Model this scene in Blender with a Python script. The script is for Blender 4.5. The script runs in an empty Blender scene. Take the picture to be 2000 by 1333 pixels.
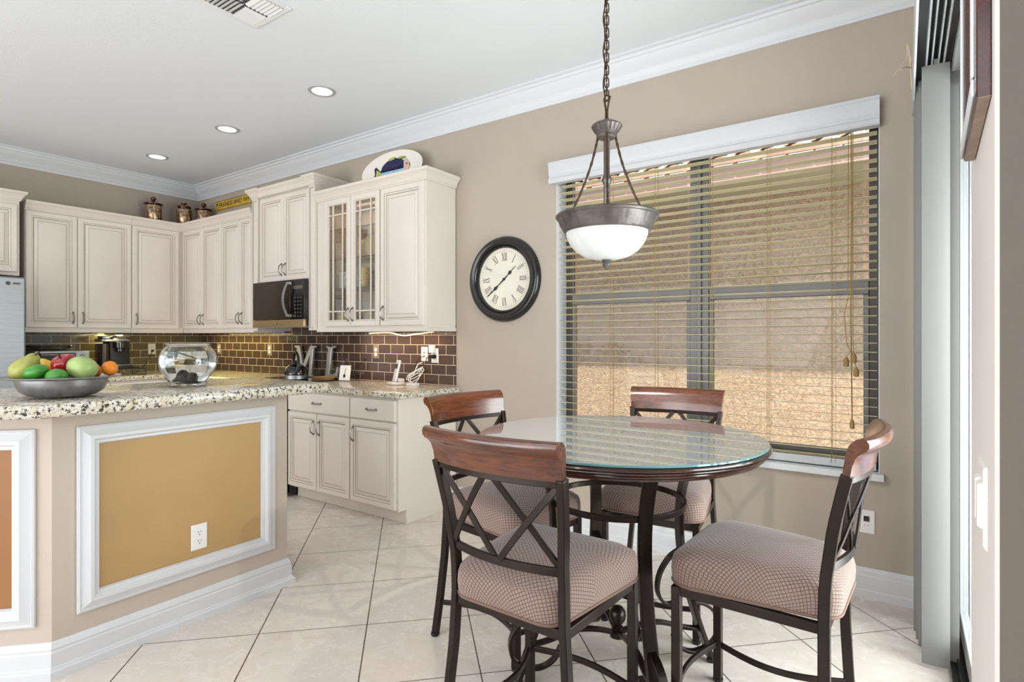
import bpy, math, random
from mathutils import Vector, Matrix
random.seed(7)
SC = bpy.context.scene
COL = SC.collection
PI = math.pi
D = 3.337          # window wall (y)
XC = -6.7865       # kitchen left wall (x)
ZC = 3.048         # ceiling
R = math.radians

# ------------------------------------------------------------------ materials
def lin(c):
    return tuple(((v/255)/12.92 if v/255 <= .04045 else ((v/255+.055)/1.055)**2.4) for v in c)

class NT:
    """small node-tree helper"""
    def __init__(s, name):
        s.m = bpy.data.materials.new(name); s.m.use_nodes = True
        s.t = s.m.node_tree; s.b = s.t.nodes['Principled BSDF']; s.out = s.t.nodes['Material Output']
    def n(s, typ, **kw):
        nd = s.t.nodes.new(typ)
        for k, v in kw.items():
            setattr(nd, k, v)
        return nd
    def l(s, a, b):
        s.t.links.new(a, b)
    def coord(s, kind='Object', scale=(1,1,1), rot=(0,0,0), loc=(0,0,0)):
        tc = s.n('ShaderNodeTexCoord'); mp = s.n('ShaderNodeMapping')
        s.l(tc.outputs[kind], mp.inputs['Vector'])
        mp.inputs['Scale'].default_value = scale; mp.inputs['Rotation'].default_value = rot; mp.inputs['Location'].default_value = loc
        return mp.outputs['Vector']
    def noise(s, vec, scale, detail=4, rough=.55, dist=0):
        nd = s.n('ShaderNodeTexNoise'); s.l(vec, nd.inputs['Vector'])
        nd.inputs['Scale'].default_value = scale; nd.inputs['Detail'].default_value = detail
        nd.inputs['Roughness'].default_value = rough; nd.inputs['Distortion'].default_value = dist
        return nd.outputs['Fac']
    def ramp(s, fac, stops, interp='LINEAR'):
        r = s.n('ShaderNodeValToRGB'); r.color_ramp.interpolation = interp; s.l(fac, r.inputs['Fac'])
        el = r.color_ramp.elements
        while len(el) < len(stops): el.new(.5)
        for e, (p, c) in zip(el, stops):
            e.position = p; e.color = (*lin(c), 1) if len(c) == 3 else c
        return r.outputs['Color']
    def math(s, op, a, b=None, c=None):
        nd = s.n('ShaderNodeMath', operation=op)
        for i, v in enumerate((a, b, c)):
            if v is None: continue
            if isinstance(v, (int, float)): nd.inputs[i].default_value = v
            else: s.l(v, nd.inputs[i])
        return nd.outputs[0]
    def mix(s, fac, a, b):
        nd = s.n('ShaderNodeMix', data_type='RGBA')
        for i, v in ((0, fac), (6, a), (7, b)):
            if isinstance(v, (int, float)): nd.inputs[i].default_value = v
            elif isinstance(v, tuple): nd.inputs[i].default_value = (*lin(v), 1)
            else: s.l(v, nd.inputs[i])
        return nd.outputs[2]
    def bump(s, h, strength=.2, dist=.01):
        b = s.n('ShaderNodeBump'); b.inputs['Strength'].default_value = strength; b.inputs['Distance'].default_value = dist
        s.l(h, b.inputs['Height']); s.l(b.outputs['Normal'], s.b.inputs['Normal'])
    def set(s, **kw):
        for k, v in kw.items():
            k = k.replace('_', ' ')
            if isinstance(v, (int, float, tuple)): s.b.inputs[k].default_value = v
            else: s.l(v, s.b.inputs[k])
        return s

def mat(name, rgb, rough=.5, metal=0., bump=None, var=None, coat=0., spec=.5, trans=0., ior=1.45, emis=0., ecol=None, aniso=None):
    t = NT(name); b = t.b
    b.inputs['Base Color'].default_value = (*lin(rgb), 1)
    b.inputs['Roughness'].default_value = rough; b.inputs['Metallic'].default_value = metal
    b.inputs['Specular IOR Level'].default_value = spec
    b.inputs['Coat Weight'].default_value = coat; b.inputs['Coat Roughness'].default_value = .08
    b.inputs['Transmission Weight'].default_value = trans; b.inputs['IOR'].default_value = ior
    if emis:
        b.inputs['Emission Color'].default_value = (*lin(ecol or rgb), 1); b.inputs['Emission Strength'].default_value = emis
    vec = None
    sc = aniso or (1,1,1)
    if var:
        vec = t.coord(scale=sc)
        f = t.noise(vec, var[0], 5)
        d = var[1]
        lo = tuple(max(0, c*(1-d)) for c in rgb); hi = tuple(min(255, c*(1+d)) for c in rgb)
        t.l(t.ramp(f, [(.3, lo), (.7, hi)]), b.inputs['Base Color'])
    if bump:
        vec = vec or t.coord(scale=sc)
        t.bump(t.noise(vec, bump[0], 3), bump[1], .01)
    return t.m

def m_floor():
    t = NT('floor_tile'); T = .4607
    g = t.n('ShaderNodeNewGeometry'); sp = t.n('ShaderNodeSeparateXYZ'); t.l(g.outputs['Position'], sp.inputs[0])
    x, y = sp.outputs[0], sp.outputs[1]
    u = t.math('DIVIDE', t.math('ADD', t.math('MULTIPLY', t.math('ADD', x, y), .70711), .6545), T)
    v = t.math('DIVIDE', t.math('ADD', t.math('MULTIPLY', t.math('SUBTRACT', x, y), .70711), 2.627), T)
    def edge(a, w):
        f = t.math('FRACT', a); return t.math('LESS_THAN', t.math('MINIMUM', f, t.math('SUBTRACT', 1., f)), w)
    gr = t.math('MAXIMUM', edge(u, .0056), edge(v, .0048))
    cb = t.n('ShaderNodeCombineXYZ'); t.l(t.math('FLOOR', u), cb.inputs[0]); t.l(t.math('FLOOR', v), cb.inputs[1])
    wn = t.n('ShaderNodeTexWhiteNoise', noise_dimensions='3D'); t.l(cb.outputs[0], wn.inputs['Vector'])
    ofs = t.n('ShaderNodeVectorMath', operation='MULTIPLY_ADD'); t.l(wn.outputs['Color'], ofs.inputs[0]); ofs.inputs[1].default_value = (9,9,9); t.l(g.outputs['Position'], ofs.inputs[2])
    n1 = t.noise(ofs.outputs[0], 9, 8, .66, .9); n2 = t.noise(ofs.outputs[0], 3.0, 4, .55, .5)
    c1 = t.ramp(n1, [(.26, (196,184,172)), (.40, (216,206,197)), (.62, (222,214,206)), (.8, (228,221,214))])
    c2 = t.mix(t.ramp(n2, [(.35, (0,0,0)), (.75, (120,120,120))]), c1, (206,194,182))
    tint = t.mix(t.math('MULTIPLY', wn.outputs['Value'], .22), c2, (208,198,186))
    col = t.mix(gr, tint, (78,64,54))
    t.set(Base_Color=col, Roughness=t.ramp(t.math('ADD', n1, t.math('MULTIPLY', gr, .5)), [(.3, (120,120,120)), (.9, (168,168,168))]), Specular_IOR_Level=.45)
    t.bump(t.math('SUBTRACT', t.math('MULTIPLY', n1, .15), gr), .25, .004)
    return t.m

def m_subway(name, axis, tile, tile2, grout):
    t = NT(name)
    g = t.n('ShaderNodeNewGeometry'); sp = t.n('ShaderNodeSeparateXYZ'); t.l(g.outputs['Position'], sp.inputs[0])
    cb = t.n('ShaderNodeCombineXYZ'); t.l(sp.outputs[axis], cb.inputs[0]); t.l(t.math('SUBTRACT', sp.outputs[2], .9255), cb.inputs[1])
    br = t.n('ShaderNodeTexBrick'); t.l(cb.outputs[0], br.inputs['Vector'])
    br.offset = .5
    br.inputs['Scale'].default_value = 1; br.inputs['Brick Width'].default_value = .155; br.inputs['Row Height'].default_value = .0785
    br.inputs['Mortar Size'].default_value = .0022; br.inputs['Mortar Smooth'].default_value = .1; br.inputs['Bias'].default_value = 0
    br.inputs['Color1'].default_value = (*lin(tile), 1); br.inputs['Color2'].default_value = (*lin(tile2), 1); br.inputs['Mortar'].default_value = (*lin(grout), 1)
    t.set(Base_Color=br.outputs['Color'], Roughness=t.math('ADD', t.math('MULTIPLY', br.outputs['Fac'], .6), .09), Specular_IOR_Level=.6)
    t.bump(t.math('SUBTRACT', 1., br.outputs['Fac']), .5, .003)
    return t.m

def m_granite():
    t = NT('granite'); v = t.coord('Object')
    n1 = t.noise(v, 75, 5, .65); n2 = t.noise(v, 12, 4, .6, 1.); n3 = t.noise(v, 130, 3, .6)
    base = t.ramp(n2, [(.3, (190,172,138)), (.5, (214,208,192)), (.7, (222,220,212))])
    c = t.mix(t.ramp(n1, [(.43, (255,255,255)), (.46, (0,0,0))]), base, (58,52,50))
    c = t.mix(t.ramp(n3, [(.54, (0,0,0)), (.62, (210,210,210))]), c, (128,116,102))
    t.set(Base_Color=c, Roughness=.17, Specular_IOR_Level=.5)
    return t.m

def m_fabric():
    t = NT('seat_fabric'); v = t.coord('Object'); tc = t.n('ShaderNodeTexCoord'); v2 = tc.outputs['UV']
    sp = t.n('ShaderNodeSeparateXYZ'); t.l(v2, sp.inputs[0]); x, yy, z = sp.outputs
    k = 1/.0142
    u = t.math('FRACT', t.math('MULTIPLY', t.math('ADD', x, yy), k)); w = t.math('FRACT', t.math('MULTIPLY', t.math('SUBTRACT', x, yy), k))
    def tri(a): return t.math('ABSOLUTE', t.math('SUBTRACT', a, .5))
    m = t.math('MAXIMUM', tri(u), tri(w))       # 0 centre .. .5 edge
    n = t.noise(v, 260, 3, .7); n2 = t.noise(v, 5, 2)
    c = t.ramp(m, [(.0, (112,90,80)), (.12, (160,138,126)), (.32, (154,132,120)), (.40, (98,76,66)), (.47, (66,48,42))])
    c = t.mix(t.math('MULTIPLY', n, .5), c, (132,110,102)); c = t.mix(t.math('MULTIPLY', n2, .25), c, (168,152,146))
    t.set(Base_Color=c, Roughness=.85, Sheen_Weight=.35, Sheen_Roughness=.4, Specular_IOR_Level=.2)
    t.bump(t.math('ADD', t.math('MULTIPLY', n, .6), t.math('SUBTRACT', 1., m)), .45, .003)
    return t.m

def m_wood(name, dark, mid, light, scale=(2,14,14), rough=.22, coat=.5):
    t = NT(name); v = t.coord('Object', scale=scale)
    n = t.noise(v, 3.0, 6, .6, 1.2)
    t.set(Base_Color=t.ramp(n, [(.28, dark), (.5, mid), (.72, light)]), Roughness=rough, Coat_Weight=coat, Coat_Roughness=.12)
    t.bump(n, .06, .004)
    return t.m

def m_stucco(name, rgb):
    t = NT(name); v = t.coord('Object')
    n = t.noise(v, 26, 5, .65, 1.5); n2 = t.noise(v, 1.2, 2)
    c = t.ramp(n, [(.3, tuple(x*.78 for x in rgb)), (.55, rgb), (.8, tuple(min(255, x*1.05) for x in rgb))])
    t.set(Base_Color=c, Roughness=.9, Specular_IOR_Level=.1); t.bump(n, 1., .03)
    return t.m

def m_mercury():
    t = NT('mercury_copper'); v = t.coord('Object')
    n = t.noise(v, 38, 5, .7); n2 = t.noise(v, 12, 3)
    t.set(Base_Color=t.ramp(n, [(.35, (84,60,44)), (.5, (176,146,118)), (.65, (226,210,190))]), Metallic=.85, Roughness=t.ramp(n2, [(.3, (50,50,50)), (.7, (110,110,110))]))
    t.bump(n, .3, .006)
    return t.m

def m_dots(name, bg, fg, scale, thr):
    t = NT(name); v = t.coord('Object'); vo = t.n('ShaderNodeTexVoronoi'); t.l(v, vo.inputs['Vector']); vo.inputs['Scale'].default_value = scale
    t.set(Base_Color=t.ramp(vo.outputs['Distance'], [(thr, fg), (thr+.08, bg)]), Roughness=.25)
    return t.m

def m_glass(name, tint=(255,255,255), refl=.12, rough=.0):
    """thin pane: mostly see-through with a mirror part"""
    t = NT(name); t.t.nodes.remove(t.b)
    tr = t.n('ShaderNodeBsdfTransparent'); tr.inputs[0].default_value = (*lin(tint), 1)
    gl = t.n('ShaderNodeBsdfGlossy'); gl.inputs['Roughness'].default_value = rough
    fr = t.n('ShaderNodeFresnel'); fr.inputs['IOR'].default_value = 1.5
    mx = t.n('ShaderNodeMixShader'); t.l(t.math('MULTIPLY', fr.outputs[0], refl), mx.inputs[0]); t.l(tr.outputs[0], mx.inputs[1]); t.l(gl.outputs[0], mx.inputs[2])
    t.l(mx.outputs[0], t.out.inputs['Surface'])
    return t.m

def m_tabletop_glass():
    t = NT('table_glass')
    gl = t.n('ShaderNodeBsdfGlossy'); gl.inputs['Roughness'].default_value = .0; gl.inputs['Color'].default_value = (.93, .97, 1, 1)
    df = t.b; df.inputs['Base Color'].default_value = (*lin((226,234,240)), 1); df.inputs['Roughness'].default_value = .3  # pale diffuse base imitates the bright window reflection on the glass
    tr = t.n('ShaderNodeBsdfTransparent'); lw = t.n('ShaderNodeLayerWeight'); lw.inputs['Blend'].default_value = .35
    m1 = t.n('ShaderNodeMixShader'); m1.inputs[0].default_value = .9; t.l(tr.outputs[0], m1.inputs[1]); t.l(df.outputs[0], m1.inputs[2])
    m2 = t.n('ShaderNodeMixShader'); t.l(t.math('MULTIPLY', lw.outputs['Facing'], 1.2), m2.inputs[0]); t.l(m1.outputs[0], m2.inputs[1]); t.l(gl.outputs[0], m2.inputs[2])
    t.l(m2.outputs[0], t.out.inputs['Surface'])
    return t.m

def m_shade():
    t = NT('alabaster_glass'); v = t.coord('Object')
    n = t.noise(v, 6, 4, .6, 1.)
    t.set(Base_Color=t.ramp(n, [(.3, (200,203,198)), (.7, (224,224,220))]), Roughness=.25, Emission_Color=(1., .98, .93, 1), Emission_Strength=.06, Subsurface_Weight=.0)
    return t.m

M = {}
M['wall'] = mat('wall_paint_tan', (178,166,152), .75, bump=(60, .05), var=(1.3, .02))
M['wall_b'] = mat('wall_paint_pale', (218,209,203), .75, bump=(60, .05))
M['wall_n'] = mat('wall_pale_shaded', (112,104,94), .75, bump=(60, .05))  # pier wall darkened: shade of the camera-side face put into the colour
M['ceiling'] = mat('ceiling_paint', (222,226,230), .85, bump=(90, .08))
M['trim'] = mat('trim_white_paint', (213,215,218), .35)
M['floor'] = m_floor()
M['bs_x'] = m_subway('subway_tile_brown', 0, (84,66,56), (72,58,50), (214,200,176))
M['bs_y'] = m_subway('subway_tile_lamplit', 1, (112,102,78), (98,88,66), (222,212,186))  # same tile as above, yellow under-cabinet glow painted into the colour
M['granite'] = m_granite()
M['cream'] = mat('cabinet_cream', (219,210,200), .38, var=(2.5, .015))
M['cream_in'] = mat('cabinet_inside', (206,190,168), .6)
M['glaze'] = mat('cabinet_glaze', (128,112,94), .5)
M['gap'] = mat('cabinet_gap', (96,84,72), .8)
M['nickel'] = mat('brushed_nickel', (140,134,126), .35, 1.)
M['steel'] = mat('stainless_steel', (150,151,153), .4, 1., var=(3, .04), aniso=(1,1,40))
M['steel_warm'] = mat('stainless_warm', (206,184,146), .3, 1.)
M['black'] = mat('black_gloss', (18,17,17), .12, coat=.4)
M['black_matte'] = mat('black_plastic', (24,23,23), .45)
M['mwglass'] = mat('microwave_glass', (46,36,24), .16, coat=.15, spec=.4)
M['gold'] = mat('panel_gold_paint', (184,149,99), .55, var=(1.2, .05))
M['gold_shaded'] = mat('panel_gold_shaded', (152,106,62), .55, var=(1.2, .05))  # panel gold darkened to stand for shade on the angled face
M['island'] = mat('island_paint', (194,182,169), .7, bump=(60, .05))
M['bronze'] = mat('bronze_metal', (44,35,30), .28, .6, var=(9, .12))
M['crest'] = m_wood('crest_cherry', (50,22,10), (88,43,20), (114,60,29))
M['tabletop'] = m_wood('table_mahogany', (38,18,13), (54,26,18), (68,34,23), rough=.16)
M['fabric'] = m_fabric()
M['piping'] = mat('seat_piping', (120,94,82), .8)
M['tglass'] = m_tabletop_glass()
M['tglass_edge'] = mat('table_glass_edge', (120,170,172), .08, trans=.3, spec=.8)
M['pane'] = m_glass('window_glass', (244,248,246), .22)
M['cabpane'] = m_glass('cabinet_glass', (250,250,248), .35)
M['alu'] = mat('window_aluminium', (118,116,114), .45, .3)
M['alu_d'] = mat('window_aluminium_dark', (84,76,70), .5, .2)
M['alu_l'] = mat('door_aluminium', (186,187,188), .4, .2)
M['slat'] = mat('blind_slat', (216,206,166), .5)
M['slat_w'] = mat('blind_white', (200,201,204), .45, bump=(40, .04), aniso=(1,8,8))
M['cordm'] = mat('blind_cord', (150,124,70), .7)
M['vane'] = mat('vertical_vane', (126,125,123), .45)
M['pewter'] = mat('pewter_bronze', (98,92,88), .42, .55, var=(20, .15))
M['rope'] = mat('dark_bronze_rope', (66,50,36), .5, .4)
M['shade'] = m_shade()
M['clockblk'] = mat('clock_black', (16,15,15), .25, coat=.5)
M['clockface'] = mat('clock_face', (224,220,204), .6, var=(3, .04))
M['ink'] = mat('ink_black', (34,32,30), .6)
M['white_p'] = mat('white_plastic', (236,234,230), .3)
M['bronze_plate'] = mat('outlet_plate_taupe', (150,138,124), .4, .3)
M['stucco'] = m_stucco('stucco_peach', (228,188,152))
M['rooft'] = mat('roof_tile', (226,170,140), .8, var=(5, .15))
M['fascia'] = mat('fascia_pink', (222,176,152), .7)
M['soffit'] = mat('soffit_olive', (196,176,128), .8)
M['ground'] = mat('outside_ground', (142,152,184), .9, var=(3, .1))
M['glassclear'] = mat('clear_glass', (250,252,252), .02, trans=1., ior=1.45)
M['water'] = mat('bowl_water', (250,253,252), .0, trans=1., ior=1.33)
M['mercury'] = m_mercury()
M['copper_d'] = mat('jar_lid_copper', (96,66,50), .25, .8)
M['signy'] = mat('sign_yellow', (206,170,66), .6, var=(8, .1))
M['platter'] = mat('platter_white', (236,232,222), .2, coat=.4)
M['navy'] = m_dots('fish_navy', (22,26,70), (70,84,150), 70, .18)
M['fishblue'] = m_dots('fish_light_blue', (158,200,222), (40,60,90), 85, .2)
M['fishgreen'] = mat('fish_fin_green', (178,190,70), .3)
M['fishpink'] = mat('fish_head', (206,180,170), .3)
M['pearskin'] = mat('pear_skin', (146,146,70), .4, var=(9, .22))
M['mango'] = mat('mango_skin', (138,158,96), .35, var=(6, .25))
M['apple'] = mat('apple_skin', (150,22,28), .22, var=(8, .3), coat=.3)
M['lime'] = mat('lime_skin', (62,128,44), .35, var=(14, .2), bump=(60, .1))
M['banana'] = mat('banana_skin', (214,180,60), .45, var=(6, .1))
M['bananatip'] = mat('banana_tip', (120,136,46), .5)
M['orange'] = mat('orange_skin', (222,128,34), .4, bump=(80, .15))
M['stem'] = mat('fruit_stem', (66,44,32), .7)
M['pewterbowl'] = mat('pewter_bowl', (150,150,154), .3, .9, var=(7, .15), bump=(30, .05))
M['phone'] = mat('phone_silver', (214,212,210), .35, .2)
M['pinkled'] = mat('led_strip', (255,240,214), .4, emis=.45, ecol=(255,236,200))
M['lamp_on'] = mat('lamp_disc', (255,255,255), .4, emis=5., ecol=(255,250,242))
M['canrim'] = mat('downlight_rim', (170,170,170), .4)
M['ceram'] = mat('ceramic_cream', (228,214,178), .3, var=(12, .06))
M['terra'] = mat('ceramic_brown', (146,98,60), .35)
M['bluebox'] = m_dots('blue_pattern', (206,216,224), (70,100,140), 42, .22)
M['yellowc'] = m_dots('yellow_pattern', (224,206,130), (196,120,70), 26, .16)
M['leafg'] = mat('plastic_leaf', (60,196,116), .4)
M['grav'] = m_dots('gravel', (60,58,66), (150,130,170), 60, .2)
M['framew'] = m_wood('frame_mahogany', (34,8,5), (60,16,10), (78,26,16))
M['paperback'] = mat('frame_paper', (158,142,128), .9, var=(20, .06))
M['silverl'] = mat('letter_silver', (206,206,204), .3, .75)
M['tan_tray'] = mat('tray_tan', (168,136,90), .5)
M['vent'] = mat('vent_white', (224,224,224), .45)
M['dark'] = mat('vent_dark', (70,70,72), .9)
M['decor'] = m_dots('ornament', (128,92,60), (226,164,60), 55, .3)
# ------------------------------------------------------------------ mesh helpers
WM = {}     # world matrix of each empty root by object
class MB:
    def __init__(s): s.v = []; s.f = []; s.m = []
    def add(s, vs, fs, mi=0):
        o = len(s.v); s.v += [tuple(v) for v in vs]
        for f in fs: s.f.append(tuple(i+o for i in f)); s.m.append(mi)
        return s
    def box(s, x0, x1, y0, y1, z0, z1, mi=0):
        if x0 > x1: x0, x1 = x1, x0
        if y0 > y1: y0, y1 = y1, y0
        if z0 > z1: z0, z1 = z1, z0
        vs = [(x,y,z) for z in (z0,z1) for y in (y0,y1) for x in (x0,x1)]
        return s.add(vs, [(0,2,3,1),(4,5,7,6),(0,1,5,4),(2,6,7,3),(0,4,6,2),(1,3,7,5)], mi)
    def bar(s, p, q, w, h, up=(0,0,1), mi=0):
        return s.sweep3([p, q], [(-w/2,-h/2),(w/2,-h/2),(w/2,h/2),(-w/2,h/2)], up, mi)
    def sweep3(s, path, sec, up=(0,0,1), mi=0, closed=False, caps=True, scale=None):
        """sweep section sec (a,b) along path; a is along side vector, b along local up"""
        P = [Vector(p) for p in path]; n = len(P); k = len(sec); up = Vector(up); vs = []
        for i, p in enumerate(P):
            if closed: t = P[(i+1) % n]-P[i-1]
            else: t = P[min(i+1, n-1)]-P[max(i-1, 0)]
            t.normalize()
            a = t.cross(up)
            if a.length < 1e-5: a = t.cross(Vector((1,0,0)))
            a.normalize(); b = a.cross(t).normalized()
            sc = scale[i] if scale else 1
            vs += [p+a*(x*sc)+b*(y*sc) for x, y in sec]
        fs = []
        for i in range(n if closed else n-1):
            j = (i+1) % n
            for q in range(k):
                r = (q+1) % k; fs.append((i*k+q, i*k+r, j*k+r, j*k+q))
        if caps and not closed: fs += [tuple(range(k))[::-1], tuple((n-1)*k+q for q in range(k))]
        return s.add(vs, fs, mi)
    def tube(s, path, r, n=8, closed=False, mi=0, up=(0,0,1), scale=None):
        return s.sweep3(path, [(r*math.cos(2*PI*i/n), r*math.sin(2*PI*i/n)) for i in range(n)], up, mi, closed, True, scale)
    def lathe(s, prof, n=32, c=(0,0,0), mi=0, mat=None, wob=None):
        k = len(prof); vs = []; ix = []
        for i in range(n):
            a = 2*PI*i/n; row = []
            for j, (r, z) in enumerate(prof):
                if r < 1e-6 and i: row.append(ix[0][j]); continue
                rr = r*(wob(a, j) if wob else 1)
                v = Vector((rr*math.cos(a), rr*math.sin(a), z))
                if mat: v = mat @ v
                row.append(len(vs)); vs.append(v+Vector(c))
            ix.append(row)
        fs = []
        for i in range(n):
            j = (i+1) % n
            for q in range(k-1):
                f = [ix[i][q], ix[j][q], ix[j][q+1], ix[i][q+1]]
                g = [v for m_, v in enumerate(f) if v not in f[:m_]]
                if len(g) > 2: fs.append(tuple(g))
        s.add(vs, fs, mi)
        return s
    def prism(s, poly, z0, z1, mi=0, mat=None):
        n = len(poly); vs = [Vector((x,y,z0)) for x, y in poly]+[Vector((x,y,z1)) for x, y in poly]
        if mat: vs = [mat @ v for v in vs]
        return s.add(vs, [tuple(range(n))[::-1], tuple(range(n, 2*n))]+[(i, (i+1) % n, n+(i+1) % n, n+i) for i in range(n)], mi)
    def sphere(s, c, r, sc=(1,1,1), n=20, mi=0, mat=None):
        k = n//2; prof = [(r*math.sin(PI*j/k), -r*math.cos(PI*j/k)) for j in range(k+1)]
        prof[0] = (0, -r); prof[-1] = (0, r)
        mm = Matrix.Diagonal((*sc, 1)).to_3x3()
        if mat: mm = mat.to_3x3() @ mm
        return s.lathe(prof, n, c, mi, mm)
    def rings(s, loops, mis, cap=None, fn=None):
        """nested rectangles (x0,x1,z0,z1,y); ring i between loop i and i+1 gets mis[i]; cap fills the last"""
        vs = []
        for x0,x1,z0,z1,y in loops: vs += [(x0,y,z0),(x1,y,z0),(x1,y,z1),(x0,y,z1)]
        if fn: vs = [fn(v) for v in vs]
        o = len(s.v); s.v += [tuple(v) for v in vs]
        for i in range(len(loops)-1):
            for q in range(4):
                r = (q+1) % 4
                s.f.append((o+i*4+q, o+i*4+r, o+i*4+4+r, o+i*4+4+q)); s.m.append(mis[i])
        if cap is not None:
            e = o+(len(loops)-1)*4; s.f.append((e, e+1, e+2, e+3)); s.m.append(cap)
        return s
    def mould(s, path, prof, closed=False, mi=0, z=0., caps=True):
        """horizontal moulding: path [(x,y)], profile [(out,z)], out = to the right of travel; mitred"""
        P = [Vector((p[0], p[1])) for p in path]; n = len(P); k = len(prof); vs = []
        def nr(a, b): d = (b-a).normalized(); return Vector((d.y, -d.x))
        for i, p in enumerate(P):
            if closed: n1, n2 = nr(P[i-1], p), nr(p, P[(i+1) % n])
            else:
                n1 = nr(P[i-1], p) if i else nr(p, P[1]); n2 = nr(p, P[i+1]) if i < n-1 else n1
            m = (n1+n2); m = m/max(m.dot(n1), .2)
            if (n1+n2).length > 1e-6: m = (n1+n2).normalized()/max((n1+n2).normalized().dot(n1), .3)
            vs += [(p.x+m.x*o, p.y+m.y*o, z+h) for o, h in prof]
        fs = []
        for i in range(n if closed else n-1):
            j = (i+1) % n
            for q in range(k-1): fs.append((i*k+q, j*k+q, j*k+q+1, i*k+q+1))
            fs.append((i*k+k-1, j*k+k-1, j*k, i*k))
        if caps and not closed: fs += [tuple(range(k))[::-1], tuple((n-1)*k+q for q in range(k))]
        return s.add(vs, fs, mi)
    def xf(s, mtx, a=0):
        for i in range(a, len(s.v)): s.v[i] = tuple(mtx @ Vector(s.v[i]))
        return s
    def build(s, name, mats, parent=None, smooth=35, bevel=0, world=False, seg=2):
        me = bpy.data.meshes.new(name)
        vs = s.v
        if world and parent is not None:
            inv = WM[parent].inverted(); vs = [tuple(inv @ Vector(v)) for v in vs]
        me.from_pydata(vs, [], s.f); 
        if not isinstance(mats, (list, tuple)): mats = [mats]
        for m in mats: me.materials.append(m)
        if len(mats) > 1: me.polygons.foreach_set('material_index', s.m)
        me.update()
        import bmesh
        bm = bmesh.new(); bm.from_mesh(me); bmesh.ops.recalc_face_normals(bm, faces=bm.faces); bm.to_mesh(me); bm.free()
        if smooth:
            me.shade_smooth(); me.set_sharp_from_angle(angle=R(smooth))
        o = bpy.data.objects.new(name, me); COL.objects.link(o)
        if parent is not None: o.parent = parent
        if bevel:
            b = o.modifiers.new('bevel', 'BEVEL'); b.width = bevel; b.segments = seg; b.limit_method = 'ANGLE'; b.angle_limit = R(40)
        return o

def tag(o, label, cat, group=None):
    o['label'] = label; o['category'] = cat
    if group: o['group'] = group
    return o
def struct(o): o['kind'] = 'structure'; return o
def thing(name, label, cat, loc=(0,0,0), rotz=0., group=None):
    o = bpy.data.objects.new(name, None); COL.objects.link(o); o.empty_display_size = .05
    o.location = loc; o.rotation_euler = (0,0,rotz)
    WM[o] = Matrix.Translation(loc) @ Matrix.Rotation(rotz, 4, 'Z')
    return tag(o, label, cat, group)
def kids(o): return [c for c in bpy.data.objects if c.parent == o]
def dup(root, label, loc=None, rotz=None, group=None):
    r = root.copy(); COL.objects.link(r)
    if loc: r.location = loc
    if rotz is not None: r.rotation_euler = (0,0,rotz)
    r['label'] = label
    if group: r['group'] = group
    for ch in kids(root):
        c = ch.copy(); COL.objects.link(c); c.parent = r
        for g in kids(ch):
            d = g.copy(); COL.objects.link(d); d.parent = c
    return r
def part(o, name=None, label=None):
    if label: o['label'] = label
    return o
def text_mb(txt, size, depth=.001, align='CENTER'):
    cu = bpy.data.curves.new('t', 'FONT'); cu.body = txt; cu.size = size; cu.extrude = depth; cu.align_x = align; cu.align_y = 'CENTER'
    ob = bpy.data.objects.new('t', cu); COL.objects.link(ob)
    bpy.context.view_layer.update()
    dg = bpy.context.evaluated_depsgraph_get(); me = bpy.data.meshes.new_from_object(ob.evaluated_get(dg))
    mb = MB(); mb.add([tuple(v.co) for v in me.vertices], [tuple(p.vertices) for p in me.polygons])
    bpy.data.objects.remove(ob); bpy.data.meshes.remove(me); bpy.data.curves.remove(cu)
    return mb
FACE_S = Matrix.Rotation(PI/2, 4, 'X')      # xy drawing -> standing, facing -y
def smooth_path(pts, n=6):
    """Catmull-Rom"""
    P = [Vector(p) for p in pts]; out = []
    for i in range(len(P)-1):
        p0 = P[max(i-1, 0)]; p1 = P[i]; p2 = P[i+1]; p3 = P[min(i+2, len(P)-1)]
        for k in range(n):
            t = k/n
            out.append(.5*((2*p1)+(p2-p0)*t+(2*p0-5*p1+4*p2-p3)*t*t+(3*p1-p0-3*p2+p3)*t**3))
    out.append(P[-1]); return out
# ------------------------------------------------------------------ room shell
WX0, WX1, WZ0, WZ1 = -1.95, -.10, .62, 2.46       # window opening
b = MB(); b.box(XC-.15, 3, -3.6, D+.2, -.08, 0); struct(b.build('floor', M['floor']))
b = MB(); b.box(XC-.15, 3, -3.6, D+.2, ZC, ZC+.1); struct(b.build('ceiling', M['ceiling']))
b = MB()
b.box(XC-.15, WX0, D, D+.2, 0, ZC); b.box(WX1, .32, D, D+.2, 0, ZC); b.box(WX0, WX1, D, D+.2, 0, WZ0); b.box(WX0, WX1, D, D+.2, WZ1, ZC)
struct(b.build('wall_back', M['wall'], smooth=0))
b = MB(); b.box(XC-.15, XC, -3.6, D, 0, ZC); struct(b.build('wall_left', M['wall'], smooth=0))
b = MB(); b.box(XC, 3, -3.7, -3.6, 0, ZC); struct(b.build('wall_front', M['wall'], smooth=0))
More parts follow.
